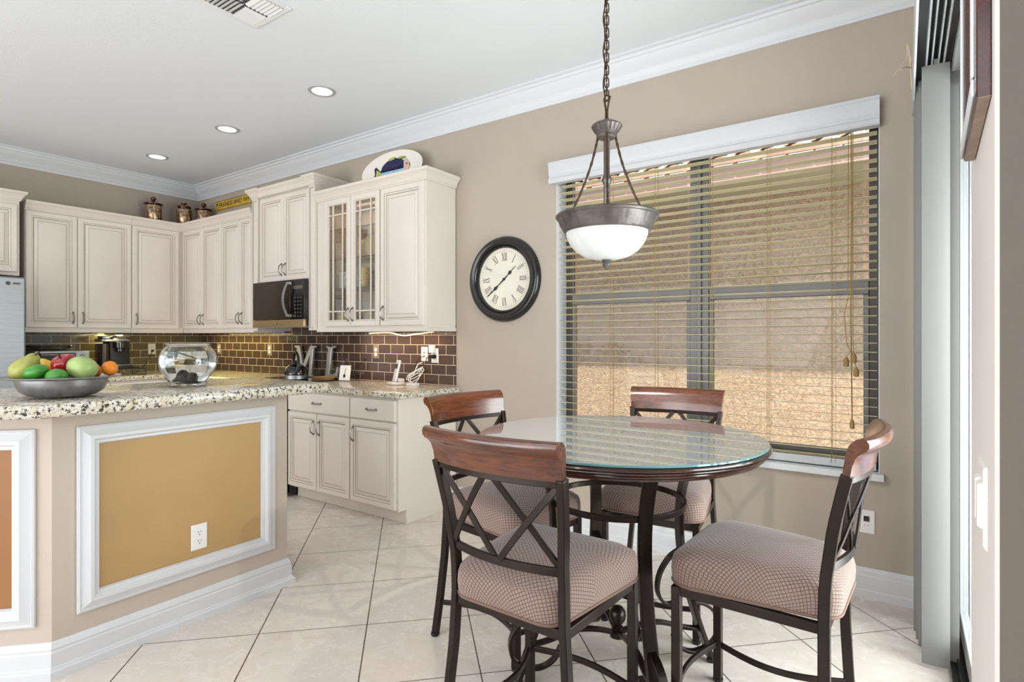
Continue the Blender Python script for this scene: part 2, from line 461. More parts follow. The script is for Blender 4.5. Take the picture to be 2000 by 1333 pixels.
# wall on the right: rounded pier near the camera, then the wall over the sliding door
b = MB()
def arc(cx, cy, r, a0, a1, n=6): return [(cx+r*math.cos(R(a0+(a1-a0)*i/n)), cy+r*math.sin(R(a0+(a1-a0)*i/n))) for i in range(n+1)]
pier = arc(.103, .978, .005, 178, 270)+[(3., .973), (3., 1.12), (.62, 1.12), (.62, 1.5)]+arc(.121, 1.493, .007, 90, 178)
b.prism(pier, 0, ZC)
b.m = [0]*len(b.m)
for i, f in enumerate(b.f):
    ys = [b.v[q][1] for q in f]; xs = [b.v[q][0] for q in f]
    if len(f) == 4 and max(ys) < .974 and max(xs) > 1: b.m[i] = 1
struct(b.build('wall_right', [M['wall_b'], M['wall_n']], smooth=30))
b = MB(); b.box(.165, .32, 1.5, D, 2.40, ZC); b.box(.165, .32, 3.2, D, 0, 2.40); b.box(2.9, 3.0, -3.6, .973, 0, ZC)
struct(b.build('wall_side', M['wall'], smooth=0))
# tiled splashbacks belong to the shell
b = MB(); b.box(XC+.006, -2.845, D-.006, D, .92, 1.40); struct(b.build('trim_1', M['bs_x'], smooth=0))
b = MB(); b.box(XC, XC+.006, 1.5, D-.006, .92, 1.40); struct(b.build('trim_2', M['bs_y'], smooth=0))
# crown moulding and baseboards
crown = [(0,0),(.012,0),(.014,.02),(.022,.03),(.026,.045),(.04,.062),(.06,.082),(.076,.108),(.082,.118),(.092,.122),(.096,.138),(.112,.142),(.112,.156),(0,.156)]
b = MB(); b.mould([(XC, -3.6), (XC, D), (.165, D)], crown, z=ZC-.156); struct(b.build('trim_3', M['trim'], smooth=25))
base = [(0,0),(.024,0),(.024,.035),(.017,.042),(.017,.105),(.013,.112),(.013,.13),(.008,.138),(.004,.146),(0,.146)]
b = MB(); b.mould([(-2.83, D), (.165, D)], base); struct(b.build('baseboard_back', M['trim'], smooth=25))
# window
w = bpy.data.objects.new('window_1', None); COL.objects.link(w); w.location = (0, 0, 0); struct(w); WM[w] = Matrix()
FY = D+.13
b = MB()
def fr(x0, x1, z0, z1, y0=FY, y1=FY+.05): b.box(x0, x1, y0, y1, z0, z1)
fr(WX0, WX0+.05, WZ0, WZ1); fr(WX1-.05, WX1, WZ0, WZ1); fr(WX0+.05, WX1-.05, WZ0, WZ0+.05); fr(WX0+.05, WX1-.05, WZ1-.05, WZ1)
b.build('frame', M['alu_d'], w, bevel=.004)
b = MB(); b.box(-1.075, -.965, FY-.012, FY+.05, WZ0+.05, WZ1-.05); b.box(-1.03, -1.005, FY-.03, FY-.012, WZ0+.05, WZ1-.05); b.build('mullion', M['alu'], w, bevel=.003)
for x0, x1 in ((WX0+.05, -1.075), (-.965, WX1-.05)):
    b = MB(); b.box(x0, x1, FY-.005, FY+.04, 1.525, 1.6); b.build('meeting_rail', M['alu'], w, bevel=.004)
    b = MB(); b.box(x0, x0+.025, FY, FY+.03, WZ0+.05, 1.525); b.box(x1-.025, x1, FY, FY+.03, WZ0+.05, 1.525); b.box(x0+.025, x1-.025, FY, FY+.03, WZ0+.05, WZ0+.085); b.build('sash', M['alu'], w, bevel=.003)
    for z0, z1 in ((WZ0+.085, 1.525), (1.6, WZ1-.05)):
        b = MB(); b.box(x0+.026, x1-.026, FY+.012, FY+.016, z0+.001, z1-.001); b.build('pane', M['pane'], w, smooth=0)
b = MB(); b.box(WX0-.02, WX1+.02, D-.035, D-.001, WZ0-.03, WZ0+.004); b.box(WX0+.001, WX1-.001, D-.001, FY-.03, WZ0, WZ0+.004); b.build('sill', M['trim'], w, bevel=.006)
b = MB(); b.box(WX0, WX0+.004, D+.001, FY, WZ0+.004, WZ1); b.box(WX1-.004, WX1, D+.001, FY, WZ0+.004, WZ1); b.box(WX0+.004, WX1-.004, D+.001, FY, WZ1-.004, WZ1); b.build('reveal', M['trim'], w, smooth=0)
# sliding door on the right
d = bpy.data.objects.new('door_1', None); COL.objects.link(d); struct(d); WM[d] = Matrix()
b = MB(); b.box(.155, .30, 3.16, 3.2, .02, 2.40); b.box(.155, .30, 1.5, 1.54, .02, 2.4); b.box(.155, .30, 1.54, 3.16, 2.35, 2.40)
for x in (.19, .232, .27): b.box(x, x+.006, 3.145, 3.16, .02, 2.35)
b.build('frame', M['alu_l'], d, bevel=.003)
b = MB(); b.box(.15, .30, 1.5, 3.2, 0, .02)
for x in (.17, .21, .25): b.box(x, x+.006, 1.54, 3.16, .02, .035)
b.build('track', M['black_matte'], d)
for y0, y1, x in ((1.545, 2.36, .235), (2.30, 3.14, .195)):
    b = MB(); b.box(x, x+.03, y0, y0+.05, .04, 2.34); b.box(x, x+.03, y1-.05, y1, .04, 2.34); b.box(x, x+.03, y0+.05, y1-.05, .04, .12); b.box(x, x+.03, y0+.05, y1-.05, 2.28, 2.34)
    p = b.build('sash', M['alu_l'], d, bevel=.003)
    b = MB(); b.box(x+.012, x+.018, y0+.051, y1-.051, .121, 2.279); b.build('pane', M['pane'], p, smooth=0)

# ------------------------------------------------------------------ outside: neighbouring house and ground
b = MB(); b.box(-14, 8, D+.21, D+12, -.25, -.2); tag(b.build('ground', M['ground'], smooth=0), 'pale sunlit ground strip between the window and the house outside', 'ground')['kind'] = 'structure'
h = thing('neighbour_house', 'peach stucco house with tiled roof edge seen outside through the window slats', 'house', (0, 5.84, -.2))
b = MB(); b.box(-9, 6, 5.84, 6.0, -.2, 3.0); b.build('wall', M['stucco'], h, world=True, smooth=0)
EV = 5.34
b = MB(); b.box(-9, 6, EV, 5.84, 2.70, 2.72); b.build('soffit', M['soffit'], h, world=True, smooth=0)
b = MB(); b.box(-9, 6, EV-.025, EV, 2.69, 2.86); b.box(-9, 6, EV-.035, EV-.025, 2.72, 2.735); b.build('fascia', M['fascia'], h, world=True, smooth=0)
b = MB(); n = 420; rows = 9; vs = []; fs = []
for r in range(rows):
    for e in (0, 1):
        for i in range(n+1):
            x = -9+15*i/n; y = EV-.07+.30*(r+e); z = 2.885+.115*(r+e)+(.035 if e == 0 else .0)
            vs.append((x, y, z+.05*abs(math.sin(PI*x/.21))))
k = n+1
for q in range(2*rows-1):
    for i in range(n): fs.append((q*k+i, q*k+i+1, (q+1)*k+i+1, (q+1)*k+i))
b.add(vs, fs)
for q in range(-43, 29):      # barrel ends along the eave
    x0 = q*.21; pts = [(x0+.105+.098*math.cos(PI*i/8), 2.862+.075*math.sin(PI*i/8)) for i in range(9)]
    b.add([(x, EV-.075, z) for x, z in pts]+[(x, EV+.05, z) for x, z in pts], [tuple(range(9))]+[(i, i+1, i+10, i+9) for i in range(8)])
b.add([(-9, EV-.06, 2.86), (6, EV-.06, 2.86), (6, EV-.06, 2.905), (-9, EV-.06, 2.905)], [(0,1,2,3)])
b.build('roof', M['rooft'], h, world=True)

# ------------------------------------------------------------------ ceiling fittings
for i, (x, y, lb) in enumerate(((-3.39, 2.515, 'recessed ceiling downlight nearest the pendant lamp, largest of the three'), (-4.66, 2.52, 'middle recessed ceiling downlight of the row over the kitchen'), (-5.93, 2.52, 'recessed ceiling downlight nearest the corner of the crown moulding'))):
    t = thing('ceiling_downlight', lb, 'ceiling light', (x, y, ZC), 0, 'recessed downlights in the kitchen ceiling')
    b = MB(); b.lathe([(.068, -.001), (.072, -.006), (.092, -.006), (.095, 0)], 36); b.build('rim', M['canrim'], t)
    b = MB(); b.lathe([(0, -.0015), (.071, -.0015), (.071, -.0005), (0, -.0005)], 36); b.build('lamp', M['lamp_on'], t)
t = thing('ceiling_vent', 'white square air vent with slanted louvres set in the ceiling', 'vent', (-2.835, 1.625, ZC))
b = MB(); hw = .137
b.box(-hw-.028, hw+.028, -hw-.028, -hw, -.008, 0); b.box(-hw-.028, hw+.028, hw, hw+.028, -.008, 0); b.box(-hw-.028, -hw, -hw, hw, -.008, 0); b.box(hw, hw+.028, -hw, hw, -.008, 0)
b.build('frame', M['vent'], t, bevel=.003)
b = MB(); b.box(-hw, hw, -hw, hw, -.0012, 0); b.build('backing', M['dark'], t)
for x0, x1, y0, y1, ax, tl in ((-hw, -.02, .01, hw, 'x', 1), (.0, hw, .0, hw, 'y', 1), (-hw, 0, -hw, -.0, 'y', -1), (0.01, hw, -hw, -.02, 'x', -1)):
    for k in range(6):
        b = MB(); f = (k+.5)/6
        if ax == 'y':
            yy = y0+(y1-y0)*f; b.sweep3([(x0+.003, yy, -.007), (x1-.003, yy, -.007)], [(-.011, -.0045*tl), (.011, .0045*tl), (.011, .0045*tl+.0015), (-.011, -.0045*tl+.0015)])
        else:
            xx = x0+(x1-x0)*f; b.sweep3([(xx, y0+.003, -.007), (xx, y1-.003, -.007)], [(-.011, -.0045*tl), (.011, .0045*tl), (.011, .0045*tl+.0015), (-.011, -.0045*tl+.0015)])
        b.build('louvre', M['vent'], t, smooth=0)
# ------------------------------------------------------------------ cabinetry (local: x along the wall, front towards -y)
CM = [M['cream'], M['glaze'], M['gap']]
def panel_door(parent, x0, x1, z0, z1, y=0., th=.02, handle=None, name='door', flat=False, fr_=.055):
    """raised-panel door: back at y, front at y-th"""
    b = MB(); yf = y-th
    loops = [(x0, x1, z0, z1, y)]
    mi = []
    def L(i, yy, m): loops.append((x0+i, x1-i, z0+i, z1-i, yy)); mi.append(m)
    L(0, yf+.004, 0); L(.004, yf, 0)
    if flat:
        b.rings(loops, mi, 0)
    else:
        s = min(fr_, (x1-x0)*.22); 
        L(s-.014, yf, 0); L(s-.012, yf+.003, 1); L(s-.004, yf+.003, 0); L(s, yf+.010, 0); L(s+.004, yf+.010, 1); L(s+.007, yf+.0105, 0); L(s+.030, yf+.002, 0); L(s+.0325, yf+.0025, 1); L(s+.034, yf+.002, 0)
        b.rings(loops, mi, 0)
    o = b.build(name, CM, parent, smooth=20)
    if handle: handle_at(o, *handle, yf)
    return o
def handle_at(parent, x, z, vert, yf, L=.1):
    b = MB(); pts = []
    for k in range(9):
        t = -1+2*k/8; bow = .028*(1-abs(t)**2.6)+.004
        pts.append((x, yf-bow, z+t*L/2) if vert else (x+t*L/2, yf-bow, z))
    pts = [(pts[0][0], yf+.001, pts[0][2])]+pts+[(pts[-1][0], yf+.001, pts[-1][2])]
    b.tube(smooth_path(pts, 3), .0052, 8, up=(1,0,.01) if vert else (0,0,1))
    for q in (pts[1], pts[-2]): b.lathe([(0, 0), (.009, 0), (.009, .004), (0, .006)], 10, (q[0], yf, q[2]), mat=Matrix.Rotation(PI/2, 3, 'X'))
    b.build('handle', M['nickel'], parent)
CROWN = [(0,0),(.008,0),(.008,.012),(.014,.016),(.018,.03),(.032,.052),(.042,.062),(.046,.064),(.046,.082),(.050,.085),(0,.085)]

def carcass(t, w, dp, z0, z1, y0=0., name='carcass'):
    b = MB(); b.box(0, w, y0, dp, z0, z1); return b.build(name, CM, t, bevel=.002)

# --- window-wall uppers, left run (two pairs of doors) -> wall at D, fronts at y=3.0
UY = 3.004; UD = D-.007-UY
t = thing('wall_cabinet', 'cream upper cabinet pair in the corner, narrow doors beside the inside corner', 'cabinet', (-6.4565, UY, 1.345), 0, 'upper cabinets')
carcass(t, .823, UD, 0, 1.185)
panel_door(t, .03, .435, .045, 1.095, handle=(.405, .14, 1)); panel_door(t, .44, .82, .045, 1.095, handle=(.47, .14, 1))
b = MB(); b.mould([(0, 0), (.823, 0)], CROWN, z=1.10); b.build('crown', M['cream'], t, smooth=25)
t = thing('wall_cabinet', 'cream upper cabinet pair beside the microwave, partly covered by its tall cabinet', 'cabinet', (-5.632, UY, 1.345), 0, 'upper cabinets')
carcass(t, .55, UD, 0, 1.185)
panel_door(t, .004, .345, .045, 1.095, handle=(.318, .14, 1)); panel_door(t, .35, .545, .045, 1.095, handle=(.378, .14, 1))
b = MB(); b.mould([(0, 0), (.55, 0)], CROWN, z=1.10); b.build('crown', M['cream'], t, smooth=25)
# --- left-wall uppers (rot +90: local x -> world y)
LX = XC+.33
t = thing('wall_cabinet', 'cream upper cabinet with two wide doors next to the refrigerator', 'cabinet', (LX, 1.652, 1.345), PI/2, 'upper cabinets')
carcass(t, .845, .32, 0, 1.185)
panel_door(t, .004, .386, .045, 1.095, handle=(.352, .14, 1)); panel_door(t, .392, .842, .045, 1.095, handle=(.43, .14, 1))
b = MB(); b.mould([(0, 0), (.845, 0)], CROWN, z=1.10); b.build('crown', M['cream'], t, smooth=25)
t = thing('wall_cabinet', 'cream upper cabinet with one door left of the inside corner', 'cabinet', (LX, 2.499, 1.345), PI/2, 'upper cabinets')
carcass(t, .504, .32, 0, 1.185)
panel_door(t, .004, .452, .045, 1.095, handle=(.04, .14, 1))
b = MB(); b.mould([(0, 0), (.504, 0)], CROWN, z=1.10); b.build('crown', M['cream'], t, smooth=25)
# --- over the refrigerator
t = thing('fridge_cabinet', 'cream cabinet over the refrigerator at the left edge', 'cabinet', (XC+.40, .66, 1.84), PI/2)
carcass(t, .94, .39, 0, .66)
panel_door(t, .02, .468, .03, .62); panel_door(t, .473, .92, .03, .62)
b = MB(); b.mould([(0, .36), (0, 0), (.94, 0), (.94, .36)], CROWN, z=.655); b.build('crown', M['cream'], t, smooth=25)
# --- tall cabinet over the microwave with pilasters
t = thing('microwave_cabinet', 'raised cream cabinet with pilasters above the microwave', 'cabinet', (-5.062, 2.975, 1.36), 0)
W = .952
b = MB(); b.box(.09, W-.085, .03, D-.007-2.975, .438, 1.245); b.build('carcass', CM, t, bevel=.002)
for x0, x1, z0 in ((0, .09, 0), (W-.082, W, 0)):
    b = MB(); b.box(x0, x1, .02, D-.007-2.975, z0, 1.245)
    b.rings([(x0, x1, z0, 1.245, .02), (x0, x1, z0, 1.245, .002), (x0+.002, x1-.002, z0+.002, 1.243, 0), (x0+.014, x1-.014, z0+.02, 1.22, 0), (x0+.017, x1-.017, z0+.023, 1.217, .004), (x0+.03, x1-.03, z0+.036, 1.204, .001)], [0,0,0,1,0], 0)
    b.build('pilaster', CM, t, smooth=20)
panel_door(t, .112, .488, .448, 1.225, y=.03, handle=(.462, .55, 1)); panel_door(t, .492, .862, .448, 1.225, y=.03, handle=(.52, .55, 1))
b = MB(); ar = D-.007-2.975
b.mould([(0, ar), (0, 0), (.09, 0), (.09, .028), (W-.082, .028), (W-.082, 0), (W, 0), (W, ar)], CROWN, z=1.24); b.prism([(0, 0), (W, 0), (W, ar), (0, ar)], 1.245, 1.324)
b.build('crown', M['cream'], t, smooth=25)
# --- glass cabinet (two glass doors and a solid one)
GX = -4.108; GW = 1.262
t = glass_cab = thing('glass_cabinet', 'cream upper cabinet with two glazed lattice doors and one solid door', 'cabinet', (GX, UY, 1.345), 0)
b = MB(); dv = .795
b.box(0, .11, 0, UD, 0, 1.1); b.box(.11, dv, UD-.012, UD, .045, 1.1); b.box(.11, dv, .0, UD-.012, 0, .045); b.box(.11, dv, 0, UD-.012, 1.075, 1.1); b.box(dv, GW, 0, UD, 0, 1.1)
b.box(.11, .112, .001, UD-.013, .046, 1.074, 1); b.box(dv-.002, dv, .001, UD-.013, .046, 1.074, 1)
b.build('carcass', [M['cream'], M['cream_in']], t, bevel=.0015)
b = MB(); b.mould([(0, 0), (GW, 0), (GW, UD)], CROWN, z=1.10); b.prism([(0, 0), (GW, 0), (GW, UD), (0, UD)], 1.10, 1.18); b.build('crown', M['cream'], t, smooth=25)
b = MB(); b.mould([(0, -.0005), (GW, -.0005), (GW, UD)], [(0,0),(.006,0),(.008,.01),(.003,.03),(0,.03)], z=0); b.build('light_rail', M['cream'], t, smooth=25)
def glass_door(x0, x1, hx):
    b = MB(); z0, z1 = .045, 1.095; s = .052; yf = -.02
    for lx in ((x0, x0+s, z0, z1), (x1-s, x1, z0, z1), (x0+s, x1-s, z0, z0+s), (x0+s, x1-s, z1-s, z1)): b.box(lx[0], lx[1], yf, 0, lx[2], lx[3])
    b.rings([(x0+s-.01, x1-s+.01, z0+s-.01, z1-s+.01, yf-.0003), (x0+s-.008, x1-s+.008, z0+s-.008, z1-s+.008, yf-.0003)], [1])
    o = b.build('glass_door', CM, t, bevel=.003)
    b = MB(); a, c = x0+s, x1-s
    g = .052
    for x in (a+g, c-g): b.box(x-.0055, x+.0055, yf+.003, -.004, z0+s, z1-s)
    for z in (z0+s+.07, z1-s-.08): b.box(a, c, yf+.003, -.004, z-.0055, z+.0055)
    b.build('lattice', CM, o, bevel=.002)
    b = MB(); b.box(a, c, -.0035, -.0005, z0+s, z1-s); b.build('pane', M['cabpane'], o, smooth=0)
    handle_at(o, hx, .14, 1, yf)
glass_door(.12, .448, .425); glass_door(.453, .789, .478)
panel_door(t, .798, 1.25, .045, 1.095, handle=(.83, .14, 1))
for z in (.355, .60, .845):
    b = MB(); b.box(.115, dv-.004, .02, UD-.015, z, z+.006); b.build('glass_shelf', M['tglass_edge'] if False else M['cabpane'], t, smooth=0)
    b = MB(); b.box(.115, dv-.004, .018, .0195, z, z+.006); b.build('shelf_edge', M['alu_d'], t, smooth=0)
# contents of the glass cabinet
def gpos(x, z, y=3.18): return (x, y, 1.345+z)
o = MB(); px = [(-.165,-.05),(.165,-.05),(.165,.05),(-.165,.05)]
o.prism(px, 0, .135); o.prism([(x*1.03, y*1.08) for x, y in px], .135, .15)
ob = o.build('planter_box', M['bluebox'], bevel=.004); ob.location = gpos(-3.81, .3615, 3.17); tag(ob, 'long blue and white patterned box on a glass shelf behind the lattice doors', 'box')
o = MB(); o.lathe([(0,0),(.05,0),(.055,.01),(.07,.06),(.075,.11),(.068,.15),(.072,.165),(.066,.165),(.06,.15),(.0,.14)], 28)
ob = o.build('jug', M['yellowc']); ob.location = (-3.385, 3.09, 1.345+.3615-.0); ob.location.x = -3.60; tag(ob, 'cream floral pitcher on the glass shelf at the end of the blue box', 'pitcher')
ob.location.y = 3.075; ob.scale = (.62, .62, .95)
o = MB(); o.lathe([(0,0),(.055,0),(.06,.01),(.072,.05),(.07,.11),(.075,.125),(.068,.125),(.062,.06),(0,.05)], 28); o.tube([(.07,0,.1),(.105,0,.1),(.115,0,.07),(.1,0,.04),(.068,0,.035)], .008, 8, up=(0,1,0))
ob = o.build('mug', M['yellowc']); ob.location = gpos(-3.92, .0455, 3.15); tag(ob, 'yellow patterned cup on the bottom of the glass cabinet', 'cup')
o = MB(); o.lathe([(0,0),(.05,0),(.07,.04),(.078,.09),(.06,.14),(.03,.17),(.022,.21),(.03,.25),(.02,.25),(.012,.2),(0,.19)], 24)
ob = o.build('vase', M['ceram']); ob.location = gpos(-3.745, .6065, 3.2); tag(ob, 'cream ceramic bottle vase with brown neck on the upper glass shelf', 'vase')
o = MB(); o.lathe([(.031,.168),(.024,.21),(.032,.252),(.026,.256),(.0,.25)], 24); o.build('neck', M['terra'], ob)
o = MB(); o.lathe([(0,0),(.045,0),(.07,.05),(.075,.11),(.05,.16),(.04,.19),(.05,.2),(.044,.2),(0,.18)], 24); o.tube([(-.045,0,.18),(-.085,0,.17),(-.095,0,.12),(-.07,0,.07)], .009, 8, up=(0,1,0))
ob = o.build('jug', M['ceram']); ob.location = gpos(-3.60, .6065, 3.16); tag(ob, 'tan ceramic jug with a loop handle on the upper glass shelf', 'jug')
o = MB(); o.lathe([(0,0),(.03,0),(.05,.02),(.06,.06),(.045,.11),(.06,.14),(.052,.14),(.036,.11),(0,.05)], 20)
ob = o.build('goblet', M['ceram']); ob.location = gpos(-3.60, .0455, 3.14); tag(ob, 'pale shell-shaped goblet on the cabinet bottom behind the second lattice door', 'goblet')

# --- base cabinets right of the range
def base_unit(label, loc, rot, w, doors, drawers, name='base_cabinet', group='base cabinets', dp=.60, end=False):
    t = thing(name, label, 'cabinet', loc, rot, group)
    b = MB(); b.box(0, w, 0, dp, .10, .876); b.box(0, w, .075, dp, 0, .10)
    b.build('carcass', CM, t, bevel=.002)
    for x0, x1, hx in doors: panel_door(t, x0, x1, .112, .705, handle=(hx, .60, 1) if hx else None, fr_=.05)
    for x0, x1 in drawers: panel_door(t, x0, x1, .718, .862, handle=((x0+x1)/2, .79, 0), name='drawer', flat=True)
    return t
BY = 2.727
base_unit('cream base cabinet with a wide drawer over two doors beside the range', (-4.092, BY, 0), 0, .762, [(.004, .37, .338), (.376, .757, .41)], [(.004, .757)])
t = base_unit('cream base cabinet with one drawer and one door at the end of the run', (-3.329, BY, 0), 0, .477, [(.004, .468, .04)], [(.004, .468)])
b = MB(); b.box(.477, .489, -.002, .60, .10, .876); b.box(.477, .489, .075, .60, 0, .10); b.build('end_panel', CM, t, bevel=.001)
# left wall base cabinets (mostly behind the island)
base_unit('cream base cabinet with drawers under the coffee maker', (XC+.61, 1.69, 0), PI/2, .52, [(.004, .256, .23), (.262, .516, .29)], [(.004, .516)])
base_unit('cream base cabinet under the counter by the inside corner', (XC+.61, 2.212, 0), PI/2, .512, [(.004, .256, .23), (.262, .508, .29)], [(.004, .508)])
base_unit('cream base cabinet between the inside corner and the range', (XC+.66, BY, 0), 0, 1.24, [(.02, .6, .56), (.606, 1.236, .64)], [(.02, .6), (.606, 1.236)])
# worktops
def slab(poly, z0, z1, r=.012):
    b = MB(); n = len(poly)
    def inset(d):
        out = []
        for i in range(n):
            p0, p, p1 = Vector(poly[i-1]), Vector(poly[i]), Vector(poly[(i+1) % n])
            e1 = (p-p0).normalized(); e2 = (p1-p).normalized(); n1 = Vector((-e1.y, e1.x)); n2 = Vector((-e2.y, e2.x))
            m = (n1+n2).normalized(); m = m/max(m.dot(n1), .35); out.append((p.x+m.x*d, p.y+m.y*d))
        return out
    lv = [(r, z0), (r*.3, z0+r*.3), (0, z0+r), (0, z1-r), (r*.3, z1-r*.3), (r, z1)]
    vs = []
    for dd, z in lv: vs += [(x, y, z) for x, y in inset(dd)]
    fs = [tuple(range(n))[::-1], tuple(5*n+i for i in range(n))]
    for l in range(5):
        for i in range(n): fs.append((l*n+i, l*n+(i+1) % n, (l+1)*n+(i+1) % n, (l+1)*n+i))
    return b.add(vs, fs)
b = slab([(-4.096, BY-.03), (-2.845, BY-.03)]+arc(-2.845, BY+.02, .05, -90, 0)[1:]+[(-2.795, D-.008), (-4.096, D-.008)], .878, .92)
tag(b.build('granite_worktop', M['granite']), 'short speckled granite worktop on the base cabinets with the telephone', 'worktop')
b = slab([(XC+.008, 1.66), (XC+.64, 1.66), (XC+.64, BY-.03), (-4.866, BY-.03), (-4.866, D-.008), (XC+.008, D-.008)], .878, .92)
tag(b.build('granite_worktop', M['granite']), 'granite worktop under the coffee maker, running round the inside corner', 'worktop')
# ------------------------------------------------------------------ island (raised bar) with picture-frame mouldings
IX = -2.672; A0 = (IX, 1.765); B0 = (IX, .765); C0 = (-3.344, .093)
isl = thing('kitchen_island', 'tan bar-height island with white framed gold panels', 'island', (IX, 1.2, 0))
b = MB(); b.prism([C0, B0, A0, (-3.252, 1.765), (-3.252, 1.005), (-3.754, .503)], 0, 1.008); b.build('body', M['island'], isl, world=True, smooth=0)
b = MB(); b.mould([C0, B0, A0, (-3.252, 1.765)], [(0,0),(.03,0),(.03,.03),(.022,.036),(.022,.04),(.017,.045),(.017,.098),(.012,.104),(.014,.112),(.010,.122),(.004,.134),(0,.136)]); b.build('baseboard', M['trim'], isl, world=True, smooth=25)
def panel_frame(mtx, x0, x1, z0, z1, gold):
    b = MB(); pr = [(0,.001),(0,.012),(.008,.016),(.012,.013),(.020,.016),(.040,.030),(.052,.030),(.062,.017),(.066,.018),(.072,.016),(.077,.003)]
    fn = lambda v: tuple(mtx @ Vector(v))
    b.rings([(x0+i, x1-i, z0+i, z1-i, -h) for i, h in pr], [0]*(len(pr)-1), None, fn)
    f = b.build('panel_frame', M['trim'], isl, world=True, smooth=20)
    b = MB(); b.rings([(x0+.077, x1-.077, z0+.077, z1-.077, -.0015)], [], 0, fn); b.build('panel', gold, isl, world=True, smooth=0)
mA = Matrix.Translation((IX, 0, 0)) @ Matrix.Rotation(PI/2, 4, 'Z')
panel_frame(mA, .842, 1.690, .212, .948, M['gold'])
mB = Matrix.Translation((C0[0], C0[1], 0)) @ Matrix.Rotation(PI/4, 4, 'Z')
panel_frame(mB, .10, .898, .20, .95, M['gold_shaded'])
ov = .172; q = .19
c1 = (-2.50, -2.50-(-2.672+.7071*q)+(.765-.7071*q))
poly = [(C0[0]+.7071*q, C0[1]-.7071*q), c1, (-2.50, 1.885), (-2.512, 1.912), (-2.54, 1.925), (-3.30, 1.925), (-3.30, 1.03), (-3.79, .54)]
b = slab(poly, 1.009, 1.058, .016); tag(b.build('bar_top', M['granite'], smooth=50), 'raised speckled granite bar top on the island under the fruit bowl', 'bar top')

def outlet(name, label, mtx, plate, recept=True, w=.072, h=.116, kind='duplex', cat='outlet', group=None):
    """drawn facing -y at origin"""
    t = thing(name, label, cat, (0,0,0), 0, group); t.matrix_world = mtx; t.location = mtx.to_translation(); t.rotation_euler = mtx.to_euler(); WM[t] = mtx
    b = MB(); b.rings([(-w/2, w/2, -h/2, h/2, -.0005), (-w/2, w/2, -h/2, h/2, -.003), (-w/2+.004, w/2-.004, -h/2+.004, h/2-.004, -.006)], [0,0], 0); b.build('plate', plate, t, smooth=20)
    if kind == 'duplex':
        for z in (-.0195, .0195):
            b = MB(); b.lathe([(0, .0), (.0165, .0), (.0165, .0015), (0, .0015)], 20, (0, -.006, z), mat=Matrix.Rotation(PI/2, 3, 'X')); o = b.build('socket', M['white_p'], t, smooth=30)
            b = MB(); b.box(-.0075, -.0055, -.0082, -.0074, z-.001, z+.008); b.box(.0055, .0075, -.0082, -.0074, z, z+.007); b.lathe([(0,0),(.0025,0),(.0025,.0008),(0,.0008)], 10, (0, -.0074, z-.0085), mat=Matrix.Rotation(PI/2, 3, 'X')); b.build('slots', M['ink'], o, smooth=0)
    if kind == 'jack':
        b = MB(); b.lathe([(0,0),(.006,0),(.005,.004),(0,.004)], 14, (0,-.006,.012), mat=Matrix.Rotation(PI/2, 3, 'X')); b.box(-.006, .006, -.0085, -.006, -.022, -.012); b.build('jack', M['alu_d'], t)
    if kind == 'gfci':
        b = MB(); b.box(-.017, .017, -.0075, -.006, -.034, .034); b.build('face', M['white_p'], t, bevel=.001)
        b = MB(); b.box(-.012, .012, -.012, -.0075, .004, .03); b.build('usb_adapter', M['black_matte'], t, bevel=.001)
        b = MB(); b.box(-.0075, -.0055, -.0082, -.0074, -.02, -.012); b.box(.0055, .0075, -.0082, -.0074, -.02, -.012); b.build('slots', M['ink'], t)
    return t
T3 = Matrix.Translation
RZ = lambda a: Matrix.Rotation(a, 4, 'Z')
outlet('outlet', 'white double outlet on the gold panel of the island', T3((IX+.002, 1.311, .381)) @ RZ(PI/2), M['white_p'])
outlet('outlet', 'pale outlet on the left wall tile behind the coffee maker cord', T3((XC+.0065, 2.826, 1.172)) @ RZ(PI/2), M['white_p'])
outlet('outlet', 'taupe outlet on the tiles just right of the inside corner', T3((-6.33, D-.0065, 1.17)), M['bronze_plate'])
outlet('outlet', 'taupe outlet on the tiles left of the kettle behind the range', T3((-5.341, D-.0065, 1.17)), M['bronze_plate'])
outlet('outlet', 'taupe outlet on brown tiles between the letter L and the telephone', T3((-3.744, D-.0065, 1.173)), M['bronze_plate'])
outlet('phone_jack', 'white telephone jack plate on brown tiles above the telephone', T3((-3.172, D-.0065, 1.165)), M['white_p'], kind='jack', cat='jack')
oc = outlet('outlet', 'outlet with plugged-in adapters at the end of the brown tiles', T3((-3.06, D-.0065, 1.155)), M['white_p'])
outlet('outlet', 'white outlet with black adapter low on the window wall behind the right chair', T3((-.155, D-.0005, .375)), M['white_p'], kind='gfci')
# adapters in the end outlet
b = MB(); b.box(-.024, .02, -.045, -.008, .02, .085); o = tag(b.build('night_light', M['white_p'], bevel=.006), 'white plug-in night light on the end outlet', 'night light'); o.location = (-3.065, D-.0075, 1.155)
b = MB(); b.box(-.02, .022, -.05, -.009, -.012, .016); b.tube([(-.02,-.03,.0),(-.06,-.034,-.006),(-.068,-.03,-.05)], .004, 6); o = tag(b.build('power_adapter', M['black_matte'], bevel=.003), 'black power adapter plugged in beneath the night light', 'adapter'); o.location = (-3.06, D-.0075, 1.145)

